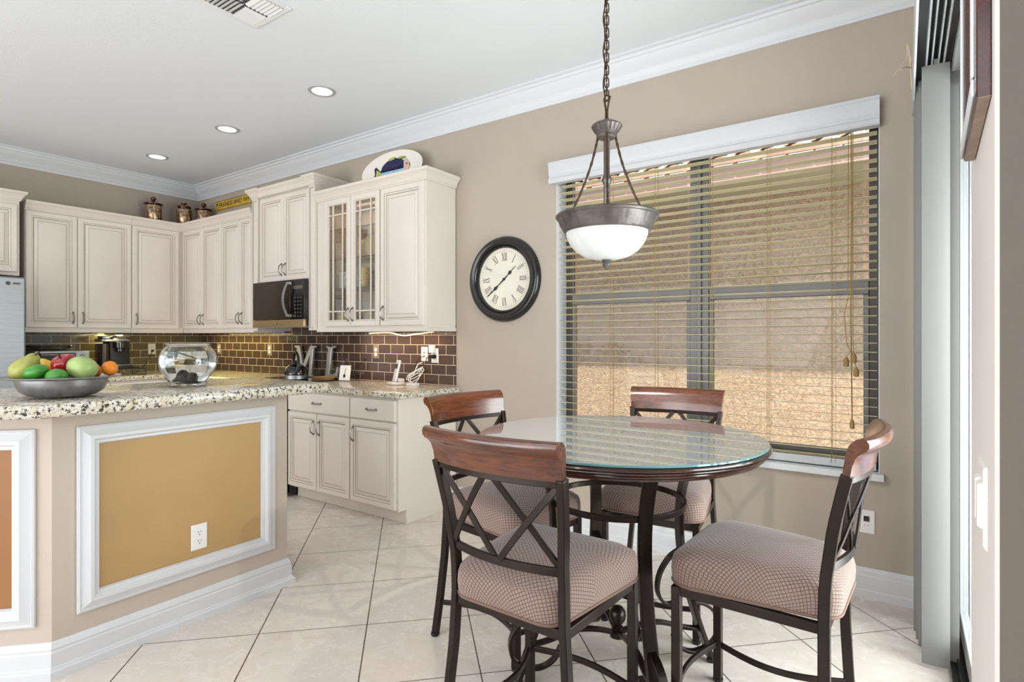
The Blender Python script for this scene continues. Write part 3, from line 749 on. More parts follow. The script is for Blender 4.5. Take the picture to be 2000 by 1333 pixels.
# ------------------------------------------------------------------ range, microwave, refrigerator
t = thing('range', 'black range standing left of the end base cabinets', 'stove', (-4.858, BY-.015, 0))
b = MB(); b.box(0, .756, .02, .6, .02, .915); b.build('body', M['black'], t, bevel=.003)
b = MB(); b.box(-.001, .757, -.005, .56, .9155, .927); b.build('cooktop', M['black'], t, bevel=.003)
b = MB(); b.box(.012, .744, -.02, .019, .2, .78); o = b.build('oven_door', M['black'], t, bevel=.004)
b = MB(); b.tube([(.06,-.02,.74),(.06,-.06,.74),(.70,-.06,.74),(.70,-.02,.74)], .012, 10, up=(0,0,1)); b.build('handle', M['steel'], o)
b = MB(); b.box(.012, .744, -.015, .019, .03, .19); b.build('drawer', M['black'], t, bevel=.003)
for k in range(4):
    b = MB(); b.lathe([(0,0),(.02,0),(.017,.025),(0,.025)], 16, (.12+.17*k, .019, .85), mat=Matrix.Rotation(PI/2, 3, 'X')); b.build('knob', M['steel'], t)
t = thing('microwave', 'black over-the-range microwave with curved silver handle', 'microwave', (-4.968, 2.93, 1.388))
mw = .776; mh = .412
b = MB(); b.box(0, mw, .022, D-.007-2.93, .02, mh); b.build('body', M['black'], t, bevel=.003)
b = MB(); b.box(0, .575, 0, .0215, .068, mh); b.build('door', M['mwglass'], t, bevel=.003)
b = MB(); b.box(.579, mw, .002, .0215, .068, mh); o = b.build('control_panel', M['black'], t, bevel=.002)
b = MB()
for r in range(6):
    for c in range(3): b.box(.64+.04*c, .655+.04*c, .001, .0019, .09+.032*r, .1+.032*r)
b.box(.62, .75, .001, .0019, .33, .36); b.build('keys', M['nickel'], o, smooth=0)
b = MB(); b.box(0, mw, -.002, .0215, 0, .066); o = b.build('lower_strip', M['steel_warm'], t, bevel=.003)
tm = text_mb('GE', .02, .0004).xf(T3((.38, -.0026, .033)) @ FACE_S); tm.build('badge', M['alu_d'], o, smooth=0)
pts = [(.60, .0, .10)]+[(.585-.045*math.sin(PI*k/8), -.035-.012*math.sin(PI*k/8), .10+.28*k/8) for k in range(9)]+[(.60, .0, .38)]
b = MB(); b.sweep3(pts, [(-.014,-.006),(.014,-.006),(.014,.006),(-.014,.006)], up=(0,1,.01)); b.build('handle', M['steel'], t, bevel=.002)
t = thing('refrigerator', 'stainless steel refrigerator cut off by the left picture edge', 'refrigerator', (XC+.02, .648, 0), 0)
b = MB(); b.box(0, .66, 0, .908, .02, 1.80); b.build('body', M['steel'], t, bevel=.004)
b = MB(); b.box(.665, .735, .004, .904, .62, 1.80); o = b.build('door', M['steel'], t, bevel=.012, seg=3)
b = MB(); b.lathe([(0,0),(.016,0),(.016,.002),(0,.002)], 20, (.735, .79, 1.745), mat=Matrix.Rotation(PI/2, 3, 'Y')); b.box(.735, .737, .82, .868, 1.738, 1.752); b.build('badge', M['alu_d'], o)
b = MB(); b.box(.665, .735, .004, .904, .03, .612); b.build('freezer_drawer', M['steel'], t, bevel=.012, seg=3)
b = MB(); b.tube([(.735,.10,.8),(.785,.10,.82),(.79,.10,1.2),(.785,.10,1.58),(.735,.10,1.6)], .013, 10, up=(0,1,0)); b.build('handle', M['nickel'], o)

# ------------------------------------------------------------------ things on the back counter
CZ = .9205
t = thing('toaster_oven', 'silver toaster oven beside the refrigerator', 'toaster oven', (XC+.08, 1.70, CZ))
b = MB(); b.box(0, .32, 0, .42, .02, .255); b.build('body', M['steel'], t, bevel=.01)
for y in (.03, .37):
    for x in (.03, .27):
        b = MB(); b.lathe([(0,0),(.014,0),(.016,.021),(0,.021)], 12, (x, y+.01, 0)); b.build('foot', M['black_matte'], t)
b = MB(); b.box(.321, .33, .02, .31, .05, .235); o = b.build('door', M['mwglass'], t, bevel=.002)
b = MB(); b.tube([(.33,.04,.215),(.36,.04,.22),(.36,.29,.22),(.33,.29,.215)], .008, 8); b.build('handle', M['nickel'], o)
for k, z in enumerate((.075, .14, .205)):
    b = MB(); b.lathe([(0,0),(.02,0),(.017,.02),(0,.02)], 16, (.32, .365, z), mat=Matrix.Rotation(PI/2, 3, 'Y')); b.box(.34, .345, .362, .368, z-.016, z+.016); b.build('knob', M['nickel'], t)
b = MB(); b.lathe([(0,0),(.09,0),(.12,.012),(.135,.04),(.142,.042),(.14,.047),(.13,.045),(.115,.02),(.085,.006),(0,.006)], 36, wob=None)
o = tag(b.build('glass_dish', M['glassclear'], smooth=50), 'clear glass baking dish on top of the toaster oven', 'dish'); o.location = (XC+.22, 1.86, CZ+.256); o.scale = (1, 1.25, 1)
t = thing('pod_drawer', 'flat wire pod drawer on the counter beneath the coffee maker', 'drawer rack', (XC+.16, 2.21, CZ))
b = MB()
b.box(0, .31, 0, .37, .066, .072)
for x in (0, .304):
    for y in (0, .364): b.box(x, x+.006, y, y+.006, 0, .066)
b.box(0, .31, 0, .006, .0, .005); b.box(0, .31, .364, .37, .0, .005); b.build('frame', M['black_matte'], t)
b = MB()
for z in (.012, .03, .052): b.tube([(.02,.012,z),(.312,.012,z),(.312,.358,z),(.02,.358,z)], .0025, 6)
for k in range(9): b.tube([(.312,.03+.038*k,.012),(.312,.03+.038*k,.052)], .002, 6, up=(1,0,0))
b.tube([(.315,.16,.05),(.325,.17,.036),(.325,.2,.036),(.315,.21,.05)], .003, 6); b.build('drawer', M['nickel'], t)
t = thing('coffee_maker', 'black single-cup coffee maker on the wire pod drawer', 'coffee maker', (XC+.17, 2.225, CZ+.0725))
def rr(x0, x1, y0, y1, r, n=5): return arc(x1-r, y0+r, r, -90, 0, n)+arc(x1-r, y1-r, r, 0, 90, n)+arc(x0+r, y1-r, r, 90, 180, n)+arc(x0+r, y0+r, r, 180, 270, n)
b = MB(); b.prism(rr(0, .17, .075, .265, .03), 0, .262); b.prism(rr(.12, .29, .09, .25, .025), 0, .03); b.build('body', M['black_matte'], t, bevel=.004)
b = MB(); b.prism(rr(.0, .2, .006, .073, .03), .02, .245); b.build('water_tank', M['mwglass'], t, bevel=.004)
b = MB(); b.prism(rr(0, .2, .0, .265, .04), .263, .292); b.add(*(lambda q: (q.v, q.f))(MB().prism(rr(.02, .17, .02, .245, .035), .292, .318))); b.build('top', M['steel'], t, bevel=.006)
b = MB(); b.prism(rr(.14, .255, .105, .235, .045), .20, .262); b.prism(rr(.15, .23, .125, .215, .035), .165, .2); b.build('brew_head', M['black'], t, bevel=.004)
pth = [(.14,.10,.29),(.22,.10,.312),(.262,.125,.318),(.275,.17,.32),(.262,.215,.318),(.22,.24,.312),(.14,.24,.29)]
b = MB(); b.tube(smooth_path(pth, 5), .014, 10); b.build('handle', M['nickel'], t)
b = MB(); b.prism(rr(.19, .285, .10, .24, .02), .0305, .037); b.build('drip_tray', M['nickel'], t, bevel=.001)
b = MB(); b.tube(smooth_path([(XC+.02, 2.826, 1.148), (XC+.035, 2.80, 1.10), (XC+.03, 2.74, .99), (XC+.05, 2.66, .93), (XC+.10, 2.56, .926), (XC+.13, 2.50, .926)], 6), .0035, 6); b.box(XC+.0145, XC+.035, 2.815, 2.837, 1.142, 1.164)
b.build('power_cord', M['black_matte'], t, world=True)
b = MB(); n = 12
hull = [(-.10,0),(-.085,-.026),(0,-.034),(.085,-.026),(.10,0),(.085,.026),(0,.034),(-.085,.026)]
b.prism([(x*.8, y*.8) for x, y in hull], 0, .012); b.prism(hull, .012, .03); o = b.build('tray', M['terra'], bevel=.003); o.location = (-6.30, 3.12, CZ); o.rotation_euler = (0,0,R(20)); tag(o, 'small brown tray dish on the counter behind the fish bowl', 'dish')
# ------------------------------------------------------------------ range-top things
RZT = .9275
t = thing('kettle', 'black whistling kettle with chrome base on the range', 'kettle', (-4.44, 3.02, RZT))
b = MB(); b.lathe([(0,0),(.098,0),(.104,.006),(.104,.035),(.100,.04)], 36); b.build('chrome_base', M['steel'], t)
b = MB(); b.lathe([(.100,.0395),(.101,.05),(.096,.08),(.080,.108),(.055,.128),(.03,.133),(0,.134)], 36); b.build('body', M['black'], t)
b = MB(); b.lathe([(.034,.1335),(.034,.137),(.012,.143),(.006,.15),(.012,.158),(.010,.166),(0,.168)], 20); b.build('lid', M['black'], t)
b = MB(); b.tube(smooth_path([(-.075,0,.11),(-.085,0,.16),(-.06,0,.215),(0,0,.24),(.06,0,.215),(.085,0,.165),(.078,0,.115)], 5), .011, 10, up=(0,1,0)); b.build('handle', M['black_matte'], t)
b = MB(); b.lathe([(0,0),(.022,0),(.016,.05),(.019,.055),(.019,.065),(0,.065)], 18, (.068,-.0,.088), mat=Matrix.Rotation(R(48), 3, 'Y')); b.build('spout', M['steel'], t)
t.rotation_euler = (0,0,R(-20))
lean = lambda x, y: T3((x, y, RZT)) @ Matrix.Rotation(R(-6), 4, 'X')
# serif letter M
S = .29
def flat(polys, th=.022):
    b = MB()
    for p in polys: b.prism(p, 0, th)
    return b
mp = [(-.155,0),(-.155,.012),(-.135,.02),(-.128,.262),(-.165,.275),(-.17,.29),(-.085,.29),(-.008,.105),(.075,.29),(.16,.29),(.155,.275),(.125,.262),(.132,.02),(.155,.012),(.155,0),(.075,0),(.075,.012),(.095,.02),(.088,.20),(.0,.01),(-.012,.01),(-.098,.20),(-.102,.02),(-.085,.012),(-.085,0)]
o = flat([mp]).xf(FACE_S).build('letter', M['silverl'], bevel=.002); o.location = (-4.68, 3.27, RZT+.003); o.rotation_euler = (R(-7),0,0); tag(o, 'silver letter M leaning on the tiles behind the kettle', 'letter')
lp = [(-.08,0),(-.08,.012),(-.062,.02),(-.062,.262),(-.09,.28),(-.098,.292),(-.06,.286),(-.03,.28),(.0,.286),(.035,.292),(.03,.28),(-.012,.262),(-.012,.035),(.045,.035),(.075,.05),(.09,.10),(.102,.10),(.095,0)]
o = flat([lp]).xf(FACE_S).build('letter', M['silverl'], bevel=.002); o.location = (-4.26, 3.26, RZT+.003); o.rotation_euler = (R(-7),0,0); tag(o, 'silver letter L leaning on the tiles right of the kettle', 'letter')
b = MB(); b.prism(rr(-.10, .085, -.045, .045, .02), 0, .006); b.mould(rr(-.10, .085, -.045, .045, .02), [(0,0),(.014,.022),(.018,.022),(.004,0)], closed=True); o = b.build('spoon_rest', M['tan_tray']); o.location = (-4.22, 3.16, RZT); tag(o, 'shallow tan spoon rest in front of the letter L', 'dish')
t = thing('tile_ornament', 'small white tile ornament with a dark pendant motif next to the letter L', 'ornament', (-4.0, 3.20, CZ), R(14))
b = MB(); b.box(-.055, .055, -.012, .0, .002, .135); b.xf(Matrix.Rotation(R(-10), 4, 'X')); b.build('tile', M['white_p'], t, bevel=.003)
b = MB(); b.prism([(0,.02),(.014,.042),(0,.064),(-.014,.042)], 0, .0012); b.prism([(-.002,.064),(.002,.064),(.014,.115),(.010,.115)], 0, .0012); b.xf(Matrix.Rotation(R(-10), 4, 'X') @ T3((0,-.0122,0)) @ FACE_S); b.build('motif', M['ink'], t, smooth=0)
b = MB(); b.tube([(-.05,.02,.14),(0,.03,.175),(.05,.02,.14)], .006, 8); b.sphere((0,.03,.182), .011); b.bar((.05,.012,.125), (.062,.085,.004), .01, .006); b.bar((-.05,.012,.125), (-.05,.085,.004), .01, .006); b.build('stand', M['alu_d'], t)
# telephone
t = thing('telephone', 'silver cordless telephone standing in its cradle', 'telephone', (-3.33, 3.17, CZ), R(-12))
b = MB(); b.prism([(-.055,-.06),(.055,-.06),(.06,.05),(-.06,.05)], 0, .022); b.prism([(-.045,.0),(.045,.0),(.045,.05),(-.045,.05)], .022, .05); b.build('cradle', M['phone'], t, bevel=.006)
hm = T3((0,-.005,.022)) @ Matrix.Rotation(R(-14), 4, 'X')
b = MB(); b.prism(rr(-.024, .024, -.022, 0, .008), 0, .175); b.xf(hm); o = b.build('handset', M['phone'], t, bevel=.004)
b = MB(); b.box(-.017, .017, -.0232, -.0222, .105, .142); b.xf(hm); b.build('screen', M['alu_d'], o)
b = MB()
for r in range(5):
    for c in range(3): b.box(-.016+.012*c, -.008+.012*c, -.0235, -.0222, .03+.013*r, .038+.013*r)
b.xf(hm); b.build('keys', M['white_p'], o)
# white cable bundle
b = MB()
for k in range(5):
    a = k*.5; rr_ = .045+.012*(k % 3); pth = []
    for i in range(13):
        th = 2*PI*i/12; pth.append((-3.185+.01*k+rr_*math.cos(th), 3.235+.03*math.sin(th+a)-.01*k, .985+.012*k+(.052-.004*k)*math.sin(th+.4*k)))
    b.tube(smooth_path(pth, 3), .0032, 6)
b.tube(smooth_path([(-3.19,3.22,1.0),(-3.19,3.27,1.08),(-3.175,3.31,1.10)], 5), .003, 6)
b.prism(rr(-3.225, -3.135, 3.17, 3.235, .01), .921, .94)
tag(b.build('cable_bundle', M['white_p']), 'tangled white telephone cables and adapter beside the cradle', 'cable')
b = MB(); b.tube(smooth_path([(-3.17,3.325,1.15),(-3.215,3.30,1.12),(-3.235,3.28,1.05),(-3.20,3.26,1.02),(-3.17,3.27,1.045),(-3.15,3.30,1.09)], 6), .0028, 6); b.tube(smooth_path([(-3.155,3.30,1.09),(-3.185,3.285,1.035),(-3.215,3.28,1.02),(-3.22,3.285,1.045),(-3.19,3.29,1.05)], 5), .003, 6)
tag(b.build('cable', M['black_matte']), 'thin black cable hanging from the telephone jack plate', 'cable')
# LED strip lights under the right cabinet
b = MB(); b.sweep3(smooth_path([(-3.80,3.30,1.333),(-3.74,3.305,1.336),(-3.55,3.31,1.338),(-3.40,3.315,1.315),(-3.24,3.31,1.327),(-3.05,3.305,1.343)], 6), [(-.002,-.006),(.002,-.006),(.002,.006),(-.002,.006)])
tag(b.build('led_strip', M['pinkled']), 'loose glowing light strip hanging under the glass cabinet', 'light strip')
# ------------------------------------------------------------------ on the bar top
BZ = 1.0585
cs, sn = math.cos(R(34.81)), math.sin(R(34.81))
def side(cx, cy, l, dd): return (cx+cs*l-sn*dd, cy+sn*l+cs*dd)     # l to the right, dd away from the camera's look
BX, BYY = -2.80, .838
o = MB(); o.lathe([(0,0),(.075,0),(.082,.002),(.112,.010),(.136,.028),(.148,.052),(.152,.074),(.156,.077),(.193,.079),(.197,.083),(.193,.086),(.156,.083),(.147,.076),(.142,.054),(.130,.031),(.108,.014),(.078,.007),(0,.006)], 56)
o = o.build('fruit_bowl', M['pewterbowl']); o.location = (BX, BYY, BZ); tag(o, 'wide-rimmed pewter bowl full of fruit on the island bar top', 'bowl')
def fruit(name, prof, m, l, dd, z, rot, label, cat, stem=None, n=28, sc=(1,1,1), wob=None):
    b = MB(); b.lathe(prof, n, wob=wob); o = b.build(name, m, smooth=60)
    x, y = side(BX, BYY, l, dd); o.location = (x, y, z); o.rotation_euler = rot; o.scale = sc; tag(o, label, cat)
    if stem:
        b = MB(); b.tube(stem, .003, 6, up=(0,1,0), scale=[1.3]+[1]*(len(stem)-2)+[1.5]); b.build('stem', M['stem'], o)
    return o
PEAR = [(0,-.058),(.012,-.060),(.03,-.055),(.045,-.04),(.052,-.018),(.048,.006),(.036,.028),(.026,.046),(.021,.060),(.014,.068),(0,.070)]
fruit('pear', PEAR, M['pearskin'], -.108, -.045, 1.176, (R(8), R(38), R(34.8)), 'yellow-green pear with dark stem leaning at the left of the bowl', 'pear', stem=[(0,0,.068),(.003,0,.08),(.008,0,.09)])
fruit('mango', [(0,-.052),(.02,-.050),(.038,-.040),(.047,-.02),(.049,.0),(.043,.022),(.033,.038),(.020,.050),(.01,.055),(0,.056)], M['mango'], .100, -.03, 1.176, (R(0), R(-62), R(34.8)), 'large pale green and rosy mango at the right of the bowl', 'mango', stem=[(0,0,.055),(0,0,.061)])
APP = [(0,-.036),(.008,-.042),(.022,-.044),(.038,-.034),(.046,-.012),(.047,.008),(.040,.028),(.026,.038),(.012,.036),(.004,.028),(0,.026)]
fruit('apple', APP, M['apple'], -.012, .025, 1.187, (R(28), R(10), 0), 'red apple at the middle of the fruit bowl', 'apple', stem=[(0,0,.027),(.002,0,.042),(.006,0,.05)], wob=lambda a, j: 1+.03*math.cos(5*a))
LIM = [(0,-.047),(.006,-.045),(.018,-.037),(.028,-.02),(.032,0),(.028,.02),(.018,.037),(.007,.044),(0,.046)]
fruit('lime', LIM, M['lime'], -.028, -.098, 1.163, (0, R(72), R(34.8+6)), 'dark green lime in front of the red apple', 'lime')
fruit('lime', LIM, M['lime'], .058, -.105, 1.147, (0, R(80), R(34.8-14)), 'lower lime half sunk beside the mango', 'lime')
fruit('orange', [(0,-.03),(.012,-.028),(.024,-.018),(.030,0),(.024,.018),(.012,.028),(0,.029)], M['orange'], .158, .045, 1.172, (R(20), 0, 0), 'small orange behind the mango at the bowl edge', 'orange')
fruit('nectarine', [(0,-.034),(.014,-.032),(.028,-.02),(.034,0),(.028,.02),(.012,.03),(0,.027)], M['orange'], .062, .075, 1.158, (R(20), 0, 0), 'orange-red nectarine showing between apple and mango', 'nectarine')
b = MB(); pts = smooth_path([(.06,.0,-.03),(.02,0,.006),(-.03,0,.02),(-.075,0,.008),(-.105,0,-.012),(-.128,0,-.022)], 3)
nb = len(pts); scl = [min(1, .35+.9*math.sin(PI*min(1, (i+.6)/(nb*.62))*.5)) if i < nb*.5 else max(.38, 1-1.25*max(0, (i/nb-.52))**.8) for i in range(nb)]
b.tube(pts, .021, 10, up=(0,1,0), scale=scl); o = b.build('banana', M['banana'], smooth=50)
x, y = side(BX, BYY, -.115, .06); o.location = (x, y, 1.172); o.rotation_euler = (0, 0, R(34.8)); tag(o, 'yellow banana with greenish tip reaching over the bowl edge', 'banana')
b = MB(); b.tube([pts[-1]+(pts[-2]-pts[-1])*.9, pts[-1], pts[-1]+(pts[-1]-pts[-2])*.5], .0095, 8, up=(0,1,0)); b.build('tip', M['bananatip'], o)
# fish bowl
FX, FYB = -2.945, 1.395
t = thing('fish_bowl', 'round clear glass fish bowl on the island bar top', 'fish bowl', (FX, FYB, BZ))
b = MB(); b.lathe([(0,0),(.078,0),(.082,.004),(.082,.012),(.078,.022),(.098,.045),(.122,.08),(.131,.115),(.128,.145),(.114,.178),(.098,.196),(.096,.203),(.104,.211),(.1025,.213),(.098,.211),(.0925,.203),(.095,.194),(.1105,.176),(.1245,.144),(.1275,.115),(.1185,.082),(.0945,.048),(.074,.024),(.070,.012),(0,.010)], 56); b.build('bowl', M['glassclear'], t, smooth=50)
b = MB(); b.lathe([(0,.012),(.069,.0125),(.0735,.0245),(.094,.0485),(.118,.0825),(.127,.1155),(.124,.145),(.111,.172),(0,.172)], 56); b.build('water', M['water'], t, smooth=50)
b = MB(); b.lathe([(0,.013),(.066,.013),(.070,.024),(.060,.030),(.03,.027),(0,.03)], 30, wob=lambda a, j: 1+.03*math.sin(7*a+j)); o = b.build('gravel', M['grav'], t); o['kind'] = 'stuff'
b = MB(); b.lathe([(0,.026),(.03,.026),(.028,.05),(.018,.07),(.02,.08),(.010,.092),(0,.094)], 14, (-.022,-.01,0), wob=lambda a, j: 1+.15*math.sin(3*a+j)); b.lathe([(0,.026),(.02,.026),(.022,.055),(.016,.075),(0,.08)], 14, (.03,.0,0), wob=lambda a, j: 1+.12*math.sin(4*a+2*j)); b.build('ornament', M['decor'], t)
b = MB(); b.sweep3(smooth_path([(-.045,.03,.130),(-.01,-.0,.140),(.02,-.03,.150),(.045,-.055,.160)], 4), [(-.018,-.001),(.018,-.001),(.018,.001),(-.018,.001)], up=(0,.35,1)); b.build('leaf', M['leafg'], t)
# ------------------------------------------------------------------ on top of the cabinets
TZ = 2.445
def canister(label, loc, s, fl):
    t = thing('canister', label, 'canister', loc, 0, 'copper canisters on top of the corner cabinets')
    t.scale = (s, s, s)
    b = MB(); b.lathe([(0,0),(.075,0),(.082,.01),(.082,.185),(.078,.195),(.07,.2),(0,.2)], 28); b.build('jar', M['mercury'], t)
    b = MB()
    if fl: b.lathe([(.06,.2005),(.094,.2005),(.096,.208),(.085,.215),(.04,.232),(.018,.236),(.016,.245),(.026,.256),(.028,.27),(.02,.284),(.006,.292),(0,.293)], 28)
    else: b.lathe([(.06,.2005),(.062,.21),(.070,.212),(.072,.232),(.064,.238),(.03,.246),(.014,.25),(.014,.256),(.030,.262),(.032,.272),(.02,.28),(0,.282)], 28)
    b.build('lid', M['copper_d'], t); return t
canister('copper canister with tall knob standing apart, left of the other two', (-6.62, 2.775, TZ+.086), .96, 1)
canister('mottled copper canister with stepped lid, middle one by the inside corner', (-6.545, 3.055, TZ+.086), .93, 0)
canister('copper canister with pointed lid nearest the yellow sign', (-6.42, 3.205, TZ+.086), .93, 1)
t = thing('wall_sign', 'narrow yellow wooden sign with dark lettering hung over the corner cabinets', 'sign', (-5.90, D-.001, 2.775))
b = MB(); b.box(-.49, .49, -.016, 0, -.052, .052); b.build('board', M['signy'], t, bevel=.004)
b = MB()
for z in (-.046, .044): b.box(-.485, .485, -.019, -.0165, z, z+.004)
b.build('border', M['decor'] if False else M['stem'], t, smooth=0)
text_mb('FRIENDS AND WINE A', .07, .0008, 'LEFT').xf(T3((-.415, -.0172, 0)) @ FACE_S @ Matrix.Diagonal((1.08, 1, 1, 1))).build('lettering', M['stem'], t, smooth=0)
b = MB(); b.prism([(-.004,-.03),(.004,-.03),(.004,-.005),(.022,.03),(-.022,.03),(-.004,-.005)], 0, .001); b.prism([(-.016,-.034),(.016,-.034),(.016,-.03),(-.016,-.03)], 0, .001); b.xf(T3((-.452, -.0165, 0)) @ FACE_S); b.build('glass_motif', M['stem'], t, smooth=0)
# fish platter
t = thing('fish_platter', 'oval white platter painted with a blue fish on top of the glass cabinet', 'platter', (-3.44, 3.245, 2.668)); t.rotation_euler = (R(-8), 0, 0)
b = MB(); m = Matrix.Diagonal((1, .42, 1)).to_3x3(); m = (Matrix.Rotation(PI/2, 3, 'X') @ Matrix.Diagonal((1, .425, 1)).to_3x3())
b.lathe([(0,.002),(.25,.002),(.285,.010),(.36,.030),(.372,.032),(.374,.028),(.36,.022),(.28,.0),(.25,-.006),(0,-.006)], 60, mat=m @ Matrix.Diagonal((.94,.98,1)).to_3x3()); b.build('dish', M['platter'], t, smooth=50)
def art(name, polys, mt, y, par):
    b = MB()
    for p in polys: b.prism(p, 0, .0016)
    b.xf(T3((0, y, 0)) @ FACE_S); return b.build(name, mt, par, smooth=0)
up_ = [(-.155+.345*i/14, (.015+.088*math.sin(PI*min(1, (i/14)**.8))**.8) if 0 < i < 14 else .0) for i in range(15)]
dn_ = [(-.155+.345*i/14, (-.075*math.sin(PI*min(1, (i/14)**.8))**.9) if 0 < i < 14 else .0) for i in range(15)]
fb = art('fish_body', [dn_+up_[::-1][1:-1]], M['fishblue'], -.0045, t)
art('fish_back', [up_+[(x, .02+.01*math.sin(9*x)) for x, _ in up_[::-1]]], M['navy'], -.0062, t)
art('fish_head', [[(.115,.085),(.125,.0),(.115,-.06),(.165,-.035),(.192,.005),(.175,.045),(.145,.075)]], M['fishpink'], -.0078, t)
e = art('fish_eye', [[(.158+.012*math.cos(a), .03+.012*math.sin(a)) for a in [2*PI*i/14 for i in range(14)]]], M['signy'], -.0094, t)
art('pupil', [[(.158+.006*math.cos(a), .03+.006*math.sin(a)) for a in [2*PI*i/12 for i in range(12)]]], M['ink'], -.0110, e)
art('tail_fin', [[(-.15,.012),(-.225,.075),(-.235,.055),(-.215,.0),(-.24,-.07),(-.22,-.075),(-.15,-.012)]], M['navy'], -.005, t)
art('tail_fin_inner', [[(-.148,.006),(-.20,.035),(-.198,.0),(-.215,-.062),(-.148,-.008)]], M['fishgreen'], -.0066, t)
for x0, x1 in ((-.07, .02), (.045, .145)):
    f = art('back_fin', [[(x0,.08),(x0+.012,.118),(x0+.045,.135),(x1-.01,.125),(x1,.092)]], M['navy'], -.004, t)
    art('fin_rays', [[(x0+.012,.088),(x0+.022,.112),(x0+.047,.124),(x1-.018,.116),(x1-.012,.095)]], M['fishgreen'], -.0066, f)

# ------------------------------------------------------------------ clock
t = thing('wall_clock', 'round black-framed wall clock with roman numerals beside the window', 'clock', (-2.383, D-.001, 1.722))
RX = Matrix.Rotation(PI/2, 3, 'X')
b = MB(); b.lathe([(.228,.004),(.228,.020),(.236,.026),(.240,.030),(.246,.026),(.250,.034),(.262,.043),(.272,.044),(.278,.039),(.281,.040),(.292,.040),(.303,.031),(.307,.02),(.311,.012),(.311,.0),(.228,.0)], 72, mat=RX); b.build('frame', M['clockblk'], t, smooth=40)
b = MB(); b.lathe([(0,.006),(.2285,.006),(.2285,.002),(0,.002)], 60, mat=RX); f = b.build('face', M['clockface'], t)
def num(b, s, ang):
    h = .056; x = 0; items = []
    wd = {'I': .0115, 'V': .026, 'X': .026}
    tot = sum(wd[c] for c in s)
    x = -tot/2
    for c in s:
        wq = wd[c]
        if c == 'I': items.append([(x+.004,0),(x+.0080,0),(x+.0080,h),(x+.004,h)])
        if c == 'V': items += [[(x+.0115,0),(x+.0155,0),(x+.0065,h),(x+.0020,h)], [(x+.0125,0),(x+.0142,0),(x+.0245,h),(x+.0228,h)]]
        if c == 'X': items += [[(x+.0195,0),(x+.0242,0),(x+.0065,h),(x+.0018,h)], [(x+.0020,0),(x+.0037,0),(x+.0240,h),(x+.0223,h)]]
        x += wq
    items.append([(-tot/2,0),(tot/2,0),(tot/2,.0012),(-tot/2,.0012)]); items.append([(-tot/2,h-.0012),(tot/2,h-.0012),(tot/2,h),(-tot/2,h)])
    mm = FACE_S @ Matrix.Rotation(-ang, 4, 'Z') @ T3((0, .135, .0062))
    for p in items: b.prism(p, 0, .0008, 0, mm)
for i, s in enumerate(['XII','I','II','III','IIII','V','VI','VII','VIII','IX','X','XI']):
    b = MB(); num(b, s, R(30*i)); b.build('numeral', M['ink'], f, smooth=0)
b = MB()
for i in range(60):
    mm = FACE_S @ Matrix.Rotation(R(6*i), 4, 'Z'); w_ = .0016 if i % 5 == 0 else .0007
    b.prism([(-w_,.198),(w_,.198),(w_,.208),(-w_,.208)], .0062, .0068, 0, mm)
o = b.build('minute_marks', M['ink'], f, smooth=0)
def hand(name, ang, L, z, wd):
    mm = FACE_S @ Matrix.Rotation(-ang, 4, 'Z')
    p = [(-.003,-.03),(.003,-.03),(wd*.35,0),(.0025,L*.35),(wd,L*.52),(.0025,L*.64),(.0012,L),(-.0012,L),(-.0025,L*.64),(-wd,L*.52),(-.0025,L*.35),(-wd*.35,0)]
    b = MB(); b.prism(p, z, z+.0015, 0, mm); return b.build(name, M['ink'], t, smooth=0)
hand('hour_hand', R(48), .135, .009, .014); hand('minute_hand', R(230), .195, .012, .012)
b = MB(); b.lathe([(0,.006),(.009,.006),(.009,.016),(0,.017)], 16, mat=RX); b.build('hub', M['ink'], t)

# ------------------------------------------------------------------ pendant lamp
PX, PY = -.996, 2.109
t = thing('pendant_lamp', 'pewter pendant lamp with glowing white bowl shade hanging by a chain', 'pendant lamp', (PX, PY, 1.576))
b = MB(); b.lathe([(0,ZC-.001-1.576),(.065,ZC-.001-1.576),(.062,ZC-1.576-.012),(.03,ZC-1.576-.03),(.008,ZC-1.576-.036),(0,ZC-1.576-.036)], 32); b.build('canopy', M['pewter'], t)
z0, z1 = .70, ZC-1.576-.036; N = 29; st = (z1-z0)/N
first = None
for k in range(N):
    zc = z0+st*(k+.5)
    if first is None:
        b = MB(); pth = []
        for i in range(16):
            a = 2*PI*i/16; pth.append((.0085*math.cos(a), 0, .0125*math.sin(a)+(.0095 if math.sin(a) > 0 else -.0095)*1))
        b.tube(pth, .0025, 6, closed=True, up=(0,1,0)); first = o = b.build('chain_link', M['rope'], t)
    else:
        o = first.copy(); COL.objects.link(o); o.parent = t
    o.location = (0, 0, zc); o.rotation_euler = (0, 0, R(35)+(PI/2)*(k % 2)); 
b = MB(); b.tube([(.004*math.sin(i*.9)-.011, .004*math.cos(i*.9), .67+(z1-.67)*i/40) for i in range(41)], .0028, 6, up=(1,0,0)); b.build('cord', M['rope'], t)
b = MB(); b.tube(smooth_path([(-.012,0,.70),(-.004,0,.655),(-.004,0,.615)], 4), .004, 8, up=(0,1,0)); b.tube(smooth_path([(.016,0,.705),(.004,0,.655),(.004,0,.615)], 4), .004, 8, up=(0,1,0)); b.tube([(.004*math.cos(a)*2.4, 0, .70+.012*math.sin(a)) for a in [2*PI*i/14 for i in range(14)]], .0035, 6, closed=True, up=(0,1,0)); b.build('hook', M['rope'], t)
b = MB(); b.lathe([(0,.615),(.012,.614),(.02,.606),(.045,.598),(.060,.588),(.062,.583),(.058,.577),(.05,.563),(.040,.552),(.038,.550),(.038,.540),(.033,.535),(0,.533)], 48, wob=lambda a, j: 1+(.025*math.cos(24*a) if 4 < j < 9 else 0)); b.build('cap', M['pewter'], t)
